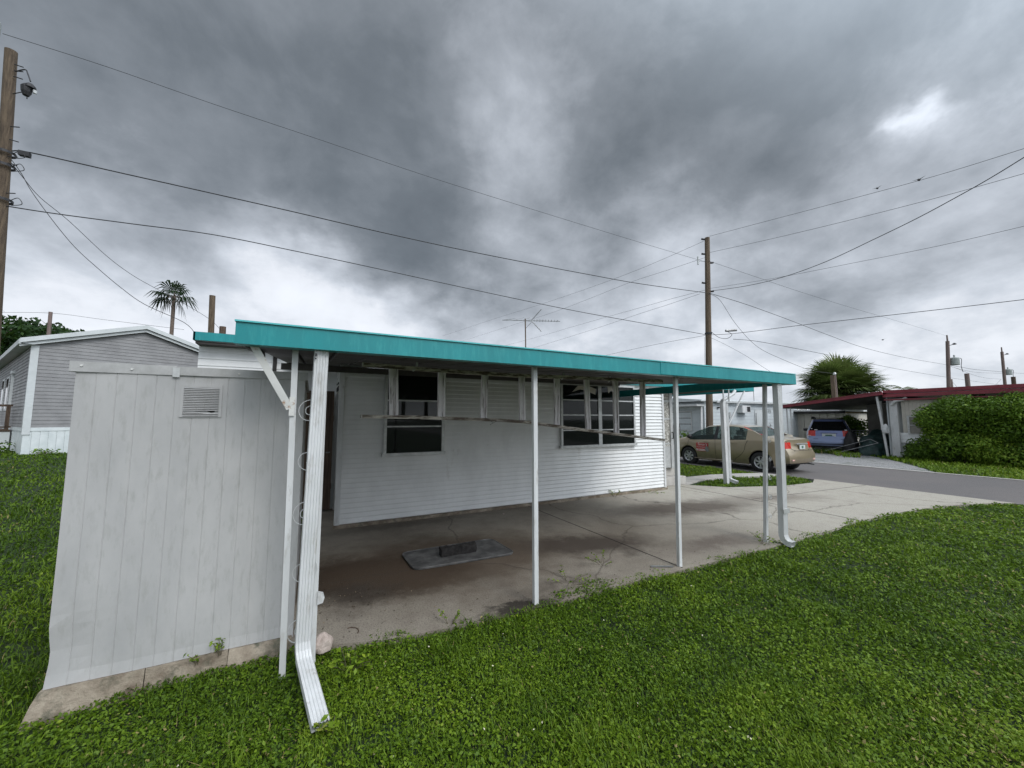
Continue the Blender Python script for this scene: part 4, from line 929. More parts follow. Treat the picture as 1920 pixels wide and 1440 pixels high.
xpole((68.8,17.2,0),(68.6,16.6,11.1),'far utility pole with a grey transformer above the hedge, nearer of the two',2.2)
xpole((98.6,18.2,0),(98.4,18.0,12.4),'farthest utility pole with a grey transformer near the right edge',3.0)
pole('utility_pole','short far wooden stub right beside the nearer transformer pole',(73.6,17.9,0),(73.57,17.89,6.77),.2,.18,GP,'polefar')
pole('utility_pole','bare far stub pole standing alone between the two transformer poles',(75.5,16.9,0),(75.4,16.85,7.5),.25,.22,GP,'polefar')
pole('utility_pole','short brown stub against the foot of the farthest transformer pole',(97.5,17.1,0),(97.4,17.0,8.2),.26,.24,GP,'brown')
pole('utility_pole','cut off wooden pole standing behind the left end of the home',(-3.85,20.2,.3),(-3.9,19.6,6.76),.115,.105,GP)
pole('utility_pole','short brown stub just right of the cut off pole behind the home',(-3.85,22.1,.3),(-3.9,21.96,5.95),.14,.13,GP,'brown')
pole('utility_pole','small far post above the roof of the grey neighbour home',(-18.4,42.8,.3),(-18.48,42.66,9.95),.12,.11,GP,'polefar')
for n_,l_,r_,P_ in WIRES:
    o=MB().tube(catmull(P_,5),r_,6).build(n_,M['wire']); tag(o,l_,'wire','overhead wires and cables')
# birds on / near the wire
def bird(c,label,s=1):
    b=MB(); c=Vector(c)
    b.tube([c+Vector((-.12,0,.0))*s,c+Vector((-.05,0,.03))*s,c+Vector((.04,0,.04))*s,c+Vector((.09,0,.06))*s,c+Vector((.13,0,.06))*s],[.012*s,.04*s,.045*s,.03*s,.008*s],8)
    b.add([c+Vector(v_)*s for v_ in ((-.04,0,.05),(.04,0,.05),(-.02,.22,.10),(-.04,0,.045),(.04,0,.045),(-.02,-.22,.10))],[(0,1,2),(3,4,5)])
    o=b.build('bird',M['black'],smooth=True); tag(o,label,'bird','birds in the sky',None)
bird((17.0+11,7.2,14.2),'tiny dark bird flying below the topmost right hand wires',1.3); 
bird((30,9.5,15.6),'tiny dark bird flying left of the other one',1.1)
bird((43.2,14.2,8.35),'small dark bird perched on the cable above the big palm',1.2)
# ------------------------------------------------------------------ grey neighbour home (left)
P0=Vector((-8.789,19.5,0)); g_=Vector((math.sin(R(61.1)),math.cos(R(61.1)),0)); s_=Vector((-g_.y,g_.x,0)); nO=Vector((g_.y,-g_.x,0))
nh=thing('neighbour_home','grey sided manufactured home with a low gable and white skirting beyond the shed','home',tuple(P0)+() if False else (P0.x,P0.y,0))
W_=5.9; ap=2.85; ze=4.22; za=5.2
def zf(z):
    if z<=ze: return (0,W_)
    t=(z-ze)/(za-ze); return (ap*t,W_-(W_-ap)*t)
mb=MB(); siding_gable(mb,P0,g_,nO,zf,1.34,za-.02,.127,.016); mb.build('gable_wall',M['gray'],nh)
mb=MB(); siding(mb,P0,s_,-g_,15,1.34,4.2,.127,.016); mb.build('side_wall',M['gray'],nh)
def obox(mb,P,a,b,a0,a1,b0,b1,z0,z1):
    vs=[P+a*x+b*y+Vector((0,0,z)) for z in (z0,z1) for (x,y) in ((a0,b0),(a1,b0),(a1,b1),(a0,b1))]
    return mb.add(vs,[(0,3,2,1),(4,5,6,7),(0,1,5,4),(1,2,6,5),(2,3,7,6),(3,0,4,7)])
obox(MB(),P0,g_,s_,.02,W_,.02,15,.3,4.2).build('core',M['dark'],nh)
mb=MB()
x=0
while x<W_-.01:
    obox(mb,P0-nO*0,g_,nO,x+.004,x+.155,-.01,.006,.2,1.22); obox(mb,P0,g_,nO,x+.155,min(x+.19,W_),-.01,.0-.004,.2,1.22); x+=.19
x=0
while x<15: obox(mb,P0,s_,-g_,x+.004,x+.19,-.01,.004,.2,1.22); x+=.2
obox(mb,P0,g_,nO,-.01,W_,-.01,.02,1.22,1.34); obox(mb,P0,s_,-g_,-.0,15,-.01,.018,1.22,1.34)
mb.build('skirting',M['skirt'],nh)
mb=MB(); obox(mb,P0,g_,nO,-.03,.15,-.005,.035,1.1,4.22); obox(mb,P0,s_,-g_,.0,.14,-.005,.03,1.1,4.22); obox(mb,P0,s_,-g_,4.6,4.75,.0,.08,1.25,3.55); obox(mb,P0,s_,-g_,4.4,5.0,.0,.10,3.5,3.62); mb.build('corner_trim',M['graytrim'],nh)
rf=MB(); ov=.22
def rpt(x,z,y): return P0+g_*x+s_*y+Vector((0,0,z))
for (xa,zA,xb,zB) in ((-.28,ze-.02,ap,za+.08),(ap,za+.08,W_+.28,ze-.02)):
    rf.add([rpt(xa,zA+.16,-ov),rpt(xb,zB+.14,-ov),rpt(xb,zB+.14,15.2),rpt(xa,zA+.16,15.2),rpt(xa,zA+.10,-ov),rpt(xb,zB+.08,-ov),rpt(xb,zB+.08,15.2),rpt(xa,zA+.10,15.2)],[(0,1,2,3),(4,5,6,7),(0,3,7,4),(1,2,6,5)])
rf.build('roof',M['rooftop'],nh)
rk=MB()
for (xa,zA,xb,zB) in ((-.30,ze-.03,ap,za+.07),(ap,za+.07,W_+.30,ze-.03)):
    for (o0,t0,t1) in ((-ov-.02,.05,.21),(-ov+.06,-.07,.04)):
        vs=[rpt(xa,zA+t0,o0),rpt(xb,zB+t0,o0),rpt(xb,zB+t1,o0),rpt(xa,zA+t1,o0)]; vs+=[v_+s_*.03 for v_ in vs]
        rk.add(vs,[(0,1,2,3),(7,6,5,4),(0,4,5,1),(1,5,6,2),(2,6,7,3),(3,7,4,0)])
for o0 in (-.32,): 
    vs=[rpt(o0,ze-.02,-ov),rpt(o0,ze-.02,15.2),rpt(o0,ze+.15,15.2),rpt(o0,ze+.15,-ov)]; vs+=[v_+g_*.05 for v_ in vs]; rk.add(vs,[(0,1,2,3),(7,6,5,4),(0,4,5,1),(1,5,6,2),(2,6,7,3),(3,7,4,0)])
    rk.add([rpt(-.30,ze-.0,-ov),rpt(.0,ze-.0,-ov),rpt(0,ze-.0,15.2),rpt(-.30,ze-.0,15.2)],[(0,1,2,3)])
rk.build('fascia',M['graytrim'],nh)
for a_ in (6.3,8.3):
    wf=obox(MB(),P0,s_,-g_,a_,a_+.9,.0,.03,2.0,3.5).build('window',M['graytrim'],nh); obox(MB(),P0,s_,-g_,a_+.08,a_+.82,.03,.034,2.08,3.42).build('pane',M['suvglass'],wf)
dk=thing('deck','brown wooden deck with railing along the side of the grey neighbour home','deck',(P0.x-3,P0.y+6,.3))
mb=MB(); obox(mb,P0,s_,-g_,3.2,9,.05,1.8,1.15,1.22)
mb.build('floor',M['brown'],dk)
mb=MB()
obox(mb,P0,s_,-g_,3.2,3.3,.05,1.8,2.12,2.2)
for b_ in (.1,.9,1.7): obox(mb,P0,s_,-g_,3.2,3.3,b_,b_+.1,1.22,2.12)
obox(mb,P0,s_,-g_,3.2,9,1.7,1.8,2.12,2.2); obox(mb,P0,s_,-g_,3.2,3.3,.05,1.8,1.3,1.36)
for a_ in (4.5,6,7.5,8.9): obox(mb,P0,s_,-g_,a_,a_+.1,1.7,1.8,1.22,2.12)
mb.build('railing',M['brown'],dk)
mb=MB(); obox(mb,P0,s_,-g_,3.22,9,1.72,1.78,.2,1.15); obox(mb,P0,s_,-g_,3.22,3.28,.05,1.8,.2,1.15); mb.build('deck_skirt',M['graytrim'],dk)
# shrubs at its foot
def shrub(name,label,c,rad,per,size,mat,cat='shrub',group=None,k=8,flat=.8,hgt=1,vb=0):
    t=thing(name,label,cat,c,0,group)
    sp_=[((c[0]+random.uniform(-1,1)*rad*.8,c[1]+random.uniform(-1,1)*rad*.8,c[2]+rad*hgt*random.uniform(.2,.9)),rad*random.uniform(.35,.6)) for _ in range(k)]
    foliage('foliage',sp_,per,size,M[mat],t,valbias=vb)
    st=MB()
    for s0 in sp_[:6]: st.tube([(c[0],c[1],c[2]-.05),((c[0]+s0[0][0])/2,(c[1]+s0[0][1])/2,(c[2]+s0[0][2])/2),s0[0]],.012,5)
    st.build('stem',M['twig'],t); return t
for i,(a_,l_) in enumerate(((.5,'low leafy plant at the skirting near the corner of the grey home'),(1.5,'low leafy plant at the skirting of the grey home, half hidden by the shed'))):
    p=P0+g_*a_+nO*.25; shrub('foundation_plant',l_,(p.x,p.y,gz(p.x,p.y)),.28,900,.045,'hedge',group='plants along the skirting',k=7,hgt=.6)
p=P0+s_*1.6-g_*.6; shrub('shrub','dark rounded shrub at the side of the grey home by the left edge',(p.x,p.y,gz(p.x,p.y)),.55,500,.06,'hedge',k=9,hgt=.7)
# ------------------------------------------------------------------ white home across the road
wh=thing('white_home','pale white trailer home across the road behind the gold car','home',(23,16,0))
mb=MB(); siding(mb,(19.5,14.2,0),(1,0,0),(0,-1,0),9.5,.35,2.62,.2,.012,.05); siding(mb,(19.5,20.5,0),(0,-1,0),(-1,0,0),6.3,.55,2.35,.2,.012,.05); mb.box(19.5,29,14.2,20.5,.2,2.6); mb.build('wall',M['palewhite'],wh)
MB().box(19.52,28.98,14.22,20.4,-.05,.2).box(19.47,19.5,14.25,20.45,.0,.55).build('skirting',M['char'],wh)
mb=MB(); mb.box(19.0,29.3,14.0,20.7,2.62,2.70); mb.add([(19.0,14.0,2.70),(29.3,14.0,2.70),(29.3,17.3,3.0),(19,17.3,3.0),(19,20.7,2.7),(29.3,20.7,2.7)],[(0,1,2,3),(3,2,5,4)]); mb.add([(19,14,2.7),(19,17.3,3.0),(19,20.7,2.7)],[(0,1,2)]); mb.build('roof',M['graytrim'],wh)
MB().box(20.3,29.3,13.95,14.0,2.56,2.66).build('gutter',M['frame'],wh)
MB().box(18.9,19.5,14.2,20.6,2.35,2.46).build('awning',M['white'],wh)
for y0 in (15.05,16.25):
    wf=MB().box(19.45,19.482,y0-.06,y0+.86,.95,2.1).build('window',M['white'],wh)
    q=MB()
    for k in range(3): q.box(19.44,19.45,y0,y0+.8,1.02+k*.35,1.32+k*.35)
    q.build('pane',M['palewhite'],wf)
    q=MB()
    for k in range(3): q.box(19.43,19.444,y0-.02,y0+.82,1.32+k*.35,1.345+k*.35)
    q.box(19.43,19.444,y0+.80,y0+.84,1.0,2.05)
    q.build('slat',M['dark'],wf)
MB().bar((19.42,14.3,2.4),(19.1,14.15,.4),.10,.06).build('downspout',M['white'],wh)
MB().box(22.45,23.25,13.85,14.2,2.0,2.42).build('air_conditioner',M['white'],wh)
q=MB().box(22.9,23.2,13.84,13.85,2.06,2.36).build('grille',M['black'],wh)
MB().box(24.2,25.2,14.165,14.18,1.2,2.2).build('window',M['graytrim'],wh)
MB().box(20.6,20.75,14.1,14.17,2.25,2.32).box(21.0,21.12,14.1,14.17,2.25,2.32).build('flood_lamp',M['dark'],wh)
q=MB()
for z in (.7,1.2,1.7): q.box(21.6,21.75,14.1,14.18,z,z+.32)
q.build('meter_box',M['frame'],wh)
MB().tube([(24.2,14.1,1.0),(24.2,14.1,2.0)],.02,6).tube([(27.3,16,2.8),(27.3,16,3.6)],.02,6).build('vent_pipe',M['steel'],wh)
for i,(y_,h_,l_) in enumerate(((15.2,.45,'leafy croton at the foot of the white home, right of its twin'),(16.3,.35,'smaller leafy plant at the foot of the white home'))):
    shrub('garden_plant',l_,(18.9,y_,.35),h_,500,.07,'hedge',group='plants before the white home',k=6,hgt=1.2)
gb=thing('flower_bed','low brown planting bed along the front of the white home','bed',(18.9,16,0)); MB().box(18.5,19.4,14.6,18.5,-.05,.38).build('edging',M['brown'],gb)
# second pale trailer far right and beyond
def far_home(name,label,x0,x1,y0,y1,h,wm,rm_):
    t=thing(name,label,'home',((x0+x1)/2,(y0+y1)/2,0)); mb=MB(); siding(mb,(x0,y0,0),(1,0,0),(0,-1,0),x1-x0,.4,h,.2,.018); siding(mb,(x0,y1,0),(0,-1,0),(-1,0,0),y1-y0,.4,h,.2,.018); mb.box(x0+.01,x1,y0+.01,y1,0,h); mb.build('wall',M[wm],t)
    ym=(y0+y1)/2; MB().add([(x0-.3,y0-.3,h),(x1+.3,y0-.3,h),(x1+.3,ym,h+.7),(x0-.3,ym,h+.7),(x0-.3,y1+.3,h),(x1+.3,y1+.3,h)],[(0,1,2,3),(3,2,5,4),(0,3,4)]).build('roof',M[rm_],t)
    w_=MB()
    for k in range(3): w_.box(x0-.03,x0-.018,y0+1+k*1.6,y0+1.9+k*1.6,1.2,2.2)
    w_.build('window',M['suvglass'],t); return t
far_home('distant_home','distant pale grey home whose roof shows above the hedge at the right edge',108,124,12,24,4.2,'palewhite','rooftop')
far_home('distant_home','pale home further down the street beyond the white trailer',19.5,30,27,33,2.7,'siding','graytrim')
far_home('distant_home','beige home standing behind the maroon carport',42,52,12,19,2.7,'beige','rooftop')
# ------------------------------------------------------------------ maroon roofed home
mh=thing('maroon_home','white home with a maroon roof edge and open carport, half behind the hedge','home',(25,6,0))
mb=MB(); siding(mb,(22.55,7.2,0),(0,-1,0),(-1,0,0),9.2,.62,1.05,.15,.02); mb.build('lower_wall',M['siding'],mh)
MB().box(22.56,22.7,-2,7.2,.62,1.05).box(22.56,22.7,-2,7.0,1.75,2.5).build('wall_core',M['siding'],mh)
q=MB()
for k in range(60): q.box(22.545,22.56,7.0-k*.12-.112,7.0-k*.12,1.06,2.5)
q.build('upper_wall',M['beige'],mh)
w=MB().box(22.51,22.55,5.2,6.85,.98,1.02).box(22.51,22.55,5.2,6.85,1.72,1.78).box(22.51,22.55,6.78,6.85,1.02,1.72).box(22.51,22.55,5.2,5.26,1.02,1.72).box(22.52,22.545,5.26,6.78,1.36,1.39).build('window',M['frame'],mh)
MB().box(22.535,22.54,5.26,6.78,1.02,1.72).build('pane',M['dimwall'],w)
w=MB().box(22.51,22.55,2.2,4.2,.98,1.02).box(22.51,22.55,2.2,4.2,1.72,1.78).build('window',M['frame'],mh); MB().box(22.535,22.54,2.2,4.2,1.02,1.72).build('pane',M['dimwall'],w)
MB().box(22.60,22.64,-2,7.0,-.05,.6).build('crawl_space',M['dark'],mh)
q=MB()
for k in range(40):
    y=7.0-k*.22; q.bar((22.57,y,-.02),(22.57,y-.5,.6),.03,.012,(1,0,0)); q.bar((22.555,y-.5,-.02),(22.555,y,.6),.03,.012,(1,0,0))
q.build('lattice',M['steel'],mh)
MB().box(22.42,22.56,7.10,7.36,-.04,2.45).build('corner_post',M['white'],mh)
MB().tube(catmull([(22.35,6.75,2.55),(22.32,6.85,2.47),(22.32,7.1,2.42),(22.34,7.25,2.25)]),.07,8).build('gutter_elbow',M['white'],mh,smooth=True)
mb=MB(); mb.box(22.15,22.24,-2.5,7.45,2.58,2.68); mb.box(22.24,31,-2.5,7.45,2.68,2.72); mb.box(22.24,22.9,-2.5,7.45,2.44,2.5); mb.box(22.5,22.6,-2.5,7.55,2.76,2.90)
mb.build('fascia',M['maroon'],mh)
MB().box(22.62,31,-2.5,7.45,2.74,2.86).build('roof',M['rooftop'],mh)
mb=MB()
def mroof(y,dz): return 2.66+ (7.4-y)*.108+dz
mb.add([(22.0,11.6,mroof(11.6,.09)),(22.0,7.45,mroof(7.45,.14)),(31,7.45,mroof(7.45,.14)),(31,11.6,mroof(11.6,.09)),(22,11.6,mroof(11.6,0)),(22,7.45,mroof(7.45,.03)),(31,7.45,mroof(7.45,.03)),(31,11.6,mroof(11.6,0))],[(0,1,2,3)])
mb.build('carport_roof',M['rooftop'],mh)
mb=MB(); mb.bar((22,11.6,mroof(11.6,.06)),(22,7.4,mroof(7.4,.09)),.06,.13,(0,0,1)); mb.bar((21.97,11.6,mroof(11.6,.13)),(21.97,7.4,mroof(7.4,.17)),.06,.03,(0,0,1)); mb.bar((22,11.6,mroof(11.6,.05)),(31,11.6,mroof(11.6,.05)),.05,.14)
mb.build('carport_edge',M['maroon'],mh)
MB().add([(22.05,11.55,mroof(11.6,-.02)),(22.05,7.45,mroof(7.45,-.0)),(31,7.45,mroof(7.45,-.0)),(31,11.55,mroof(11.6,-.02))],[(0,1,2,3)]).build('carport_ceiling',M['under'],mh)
for (x,y) in ((22.2,11.35),(22.22,11.18),):
    MB().tube([(x,y,-.05),(x,y,2.2)],.03,6).build('post',M['white'],mh)
MB().bar((22.35,7.50,-.04),(22.2,7.66,2.62),.07,.07).build('leaning_post',M['white'],mh)
MB().box(22.6,26.5,7.45,7.5,.0,2.6).build('carport_wall',M['palewhite'],mh)
q=MB()
for k in range(26): q.box(22.62,23.6,7.50,7.512,.1+k*.1,.18+k*.1)
q.build('jalousie_wall',M['dimwall'],mh)
MB().box(26.9,27.0,7.6,9.75,-.2,2.45).build('utility_room',M['dimwall'],mh); MB().box(26.86,26.9,7.7,9.7,2.45,2.62).build('light_strip',M['beige'],mh)
MB().box(24.2,24.26,8.2,8.3,.3,2.5).build('inner_post',M['siding'],mh)
# beige shed behind
bs=thing('beige_shed','beige panelled shed with a dark roof edge standing behind the blue car','shed',(30,13,0))
q=MB()
for k in range(8): q.box(29.0,29.05,11.62+k*.44,12.03+k*.44,0,1.98)
q.box(29.05,32,11.62,15.2,0,1.98); q.build('wall',M['beige'],bs)
MB().box(28.6,32.3,11.4,15.5,2.10,2.2).build('roof',M['white'],bs); MB().box(28.55,28.6,11.4,15.5,1.97,2.12).build('roof_edge',M['dark'],bs)
q=MB(); q.lathe([(0,0),(.12,.02),(.12,.1),(.05,.16),(0,.16)],10,(28.95,13.25,1.62)); q.build('lamp',M['black'],bs)
MB().box(28.9,28.99,14.35,14.75,0,1.97).build('corner_trim',M['white'],bs)
# clutter under the carport
jt=lump('tarp_heap','greenjunk',(24.0,8.35,.35),(.9,.55,.75),3,'dark green tarp thrown over a heap under the maroon carport','tarp',4)
lump('tarp_heap','greenjunk',(23.0,8.2,.2),(.6,.5,.5),8,'smaller dark tarp bundle at the mouth of the maroon carport','tarp',4)
ld=thing('metal_rack','thin metal rack rails leaning on the tarp heap under the maroon carport','rack',(22.6,8.2,0))
L0=Vector((22.0,9.35,.0)); L1=Vector((22.5,7.85,.82)); q=MB(); q.tube([L0,L1-Vector((0,0,.25))],.016,6); q.tube([L0+Vector((.1,.35,.1)),L1+Vector((.1,.3,-.1))],.014,6); q.tube([L1-Vector((0,0,.25)),L1+Vector((.1,.3,-.1))],.014,6); q.build('rail',M['steel'],ld)
cart=thing('wire_cart','thin wire shopping cart standing among the clutter under the carport','cart',(24.6,9.0,0)); q=MB()
for z in (.5,.65,.8,.95,1.05): q.tube([(24.3,8.7,z),(24.3,9.6,z)],.012,5)
for y in (8.7,8.85,9.0,9.15,9.3,9.45,9.6): q.tube([(24.3,y,.45),(24.3,y,1.05)],.010,5)
q.build('basket',M['steel'],cart); MB().tube([(24.3,8.7,.45),(24.3,8.75,0)],.015,5).tube([(24.3,9.6,.45),(24.3,9.55,0)],.015,5).build('leg',M['steel'],cart)
lump('bin_bag','black',(23.3,9.15,.45),(.28,.28,.6),12,'dark full bag standing right beside the blue car','bag',3)
pb=lump('white_bag','white',(22.3,7.50,1.15),(.14,.12,.26),5,'small white bag hanging on the leaning white post','bag',3)
shrub('shrub','bright green shrub seen between the blue car and the beige wall under the maroon roof',(27.6,11.0,.2),1.0,2200,.07,'hedge',k=12,hgt=1.5)
# service mast
sm=thing('service_mast','wooden service mast with a white weatherhead rising before the big fan palm','mast',(28.8,12.0,0))
MB().bar((29.0,12.05,2.0),(28.78,11.95,4.35),.2,.2).build('post',M['pole'],sm); MB().tube([(28.9,11.85,2),(28.68,11.78,4.35)],.04,8).build('conduit',M['polefar'],sm)
MB().lathe([(0,.10),(.06,.08),(.09,0),(.06,-.06),(0,-.06)],10,(28.65,11.8,4.42)).build('weatherhead',M['frame'],sm)
# ------------------------------------------------------------------ hedge, palms, trees
hd=thing('hedge','tall clipped dark green hedge bulging beside the road in front of the maroon roofed home','hedge',(22,2,0))
HS=[]
for i in range(120):
    y=random.uniform(-4.5,5.9); z=random.uniform(.15,2.05); 
    x=21.75+random.uniform(-.08,.12)
    HS.append(((x,y,z),random.uniform(.38,.6)))
for i in range(130): HS.append(((22.1+random.random()*.6,random.uniform(-4.5,5.6),random.uniform(1.85,2.12)),random.uniform(.38,.52)))
for z,y in ((.35,6.15),(.7,6.0),(1.5,5.95),(1.1,5.85),(1.85,5.75),(.2,6.45),(.45,6.35)): HS.append(((21.75,y,z),.38))
foliage('foliage',HS,5400,.047,M['hedge'],hd,jit=.8,inner=.35)
MB().box(21.95,22.5,-4.6,5.6,.1,1.9).build('dark_core',pm('hedge_inside',(.02,.03,.012),(.008,.012,.005),1,9,bs=1,bscale=9,bd=.1),hd)  # solid dark core added so the hedge is not see-through
q=MB()
for k in range(14): q.tube([(21.8,5.9-k*.75,-.05),(21.85,5.8-k*.75,.5)],.03,5)
q.build('stem',M['twig'],hd)
def fan_palm(name,label,base,top,nfr,R0,leaflen,mat,trunk_r,droop=.35,nl=22,val_dead=0,dead=0,seed=1,group=None,wl=.024):
    t=thing(name,label,'palm',base,0,group); rs=np.random.default_rng(seed); B=Vector(base);T=Vector(top)
    MB().tube([B.lerp(T,i/10) for i in range(11)],[trunk_r*(1.15-.2*i/10+.05*((i*3)%2)) for i in range(11)],12).build('trunk',M['trunk'],t)
    Vs=[];Fs=[];vv=[]; st=MB(); cnt=0
    for f in range(nfr):
        isd=f<dead
        el=rs.uniform(-1.35,-.5) if isd else math.asin(rs.uniform(-.45,1)); az=rs.uniform(0,2*math.pi)
        d=np.array([math.cos(el)*math.cos(az),math.cos(el)*math.sin(az),math.sin(el)])
        pl_=R0*rs.uniform(.45,.8)*(.8 if isd else 1); o=np.array(T); h=o+d*pl_+np.array([0,0,-pl_*.12]); st.tube([tuple(o),tuple((o+h)/2+np.array([0,0,.05])),tuple(h)],.018,4)
        side=np.cross(d,[0,0,1.]); side/=np.linalg.norm(side)+1e-6; upv=np.cross(side,d)
        L=leaflen*rs.uniform(.75,1.15); vb=rs.uniform(0,.24) if isd else np.clip(rs.normal(.6+.25*d[2],.14),.31,1)
        for k in range(nl):
            a=(k/(nl-1)-.5)*math.pi*1.25; ld=d*math.cos(a)+side*math.sin(a); l=L*(1-.3*abs(a)/2)*rs.uniform(.85,1.1)
            wv=np.cross(ld,upv); wv/=np.linalg.norm(wv)+1e-6; w_=l*wl
            p0=h; p1=h+ld*l*.55+upv*.04*l; p2=h+ld*l*.95+np.array([0,0,-1])*l*droop*rs.uniform(.6,1.4)
            Vs+=[p0,p1-wv*w_,p2,p1+wv*w_]; Fs.append((cnt,cnt+1,cnt+2,cnt+3)); cnt+=4; vv+=[vb+rs.uniform(-.04,.04)]*4
    st.build('stalk',M['twig'],t)
    leaf_mesh('fronds',np.array(Vs)-np.array(WORLD[t.name]),np.array(Fs),np.clip(np.array(vv),0,1),M[mat],t); return t
fan_palm('fan_palm','large round fan palm with dead brown skirt behind the maroon carport',(35.2,14.4,0),(35.0,14.2,3.7),400,2.5,1.6,'palmleaf',.25,.14,26,dead=150,wl=.03,seed=3)
fan_palm('fan_palm','slender tall fan palm silhouetted above the grey neighbour home',(-8.0,30.9,.3),(-8.0,30.6,9.3),16,.78,1.0,'palmdark',.10,.45,13,dead=2,seed=8,wl=.06)
def feather_palm(name,label,base,top,nf,L,mat,tr,seed):
    t=thing(name,label,'palm',base); rs=np.random.default_rng(seed); T=np.array(top)
    MB().tube([base,tuple((np.array(base)+T)/2),tuple(T)],[tr*1.2,tr,tr],10).build('trunk',M['trunk'],t)
    Vs=[];Fs=[];vv=[];c=0
    for f in range(nf):
        az=f/nf*2*math.pi+rs.uniform(-.2,.2); e=rs.uniform(.2,1.1); prev=T.copy(); d=np.array([math.cos(e)*math.cos(az),math.cos(e)*math.sin(az),math.sin(e)])
        for k in range(14):
            d=d+np.array([0,0,-.11]); d/=np.linalg.norm(d); nx_=prev+d*L/14; s2=np.cross(d,[0,0,1.]); s2/=np.linalg.norm(s2)+1e-6
            for sg2 in (1,-1):
                l=L*.28*math.sin(math.pi*(k+1)/15)**.6; tip=nx_+s2*sg2*l+np.array([0,0,-.35*l]); w_=d*L*.018
                Vs+=[nx_-w_,tip,nx_+w_,prev]; Fs.append((c,c+1,c+2,c+3)); c+=4; vv+=[rs.uniform(.4,1)]*4
            prev=nx_
    leaf_mesh('fronds',np.array(Vs)-np.array(WORLD[t.name]),np.array(Fs),np.array(vv),M[mat],t); return t
feather_palm('feather_palm','small far feather palm showing above the maroon roof line',(75.2,22.7,0),(75.2,22.7,5.6),12,2.4,'palmleaf',.25,5)
feather_palm('feather_palm','tiny palm tuft right at the foot of the nearer transformer pole',(66.5,18.5,0),(66.5,18.5,4.6),10,1.3,'palmleaf',.2,6)
def tree(name,label,base,h,cr,n,leaf,mat,seed,group=None,sp_z=.5):
    random.seed(seed); t=thing(name,label,'tree',base,0,group); B=Vector(base)
    sp_=[]; br=MB(); br.tube([B,B+Vector((.1,.1,h*.35)),B+Vector((.0,.2,h*.6))],[cr*.09,cr*.07,cr*.04],10)
    for i in range(n):
        a=random.uniform(0,6.28); r=cr*math.sqrt(random.random()); z=h*(1-sp_z)+h*sp_z*random.random()*(1-.45*(r/cr)**2); c=B+Vector((r*math.cos(a),r*math.sin(a),z))
        sp_.append((tuple(c),cr*random.uniform(.16,.3)))
        if i%3==0: br.tube([B+Vector((0,0,h*.3)),B+Vector(((c.x-B.x)*.5,(c.y-B.y)*.5,z*.75)),c],[cr*.035,cr*.02,cr*.01],6)
    br.build('trunk',M['trunk'],t); foliage('crown',sp_,int(900/cr),leaf,M[mat],t,jit=.9,inner=.5,flat=.8); return t
GT='dark trees behind the grey neighbour home'
tree('dense_tree','dark dense tree filling the left edge behind the grey home',(-31,58,.4),12.3,6.4,80,.26,'darkleaf',31,GT)
tree('dense_tree','dark tree right of the leftmost one, its top dipping behind the grey gable',(-25.5,60,.4),11.1,4.8,56,.24,'darkleaf',32,GT)
tree('dense_tree','lower dark tree whose feathery top just clears the grey gable roof',(-19.5,56,.4),10.4,3.8,36,.2,'darkleaf',33,GT)
tree('purple_tree','thin purplish conifer at the right edge above the hedge',(108,12.6,0),12.3,2.6,30,.35,'purple',34)
tree('round_tree','low green tree far along the street, mostly behind the white trailer',(24,40,0),5.6,3.5,26,.2,'darkleaf',35)
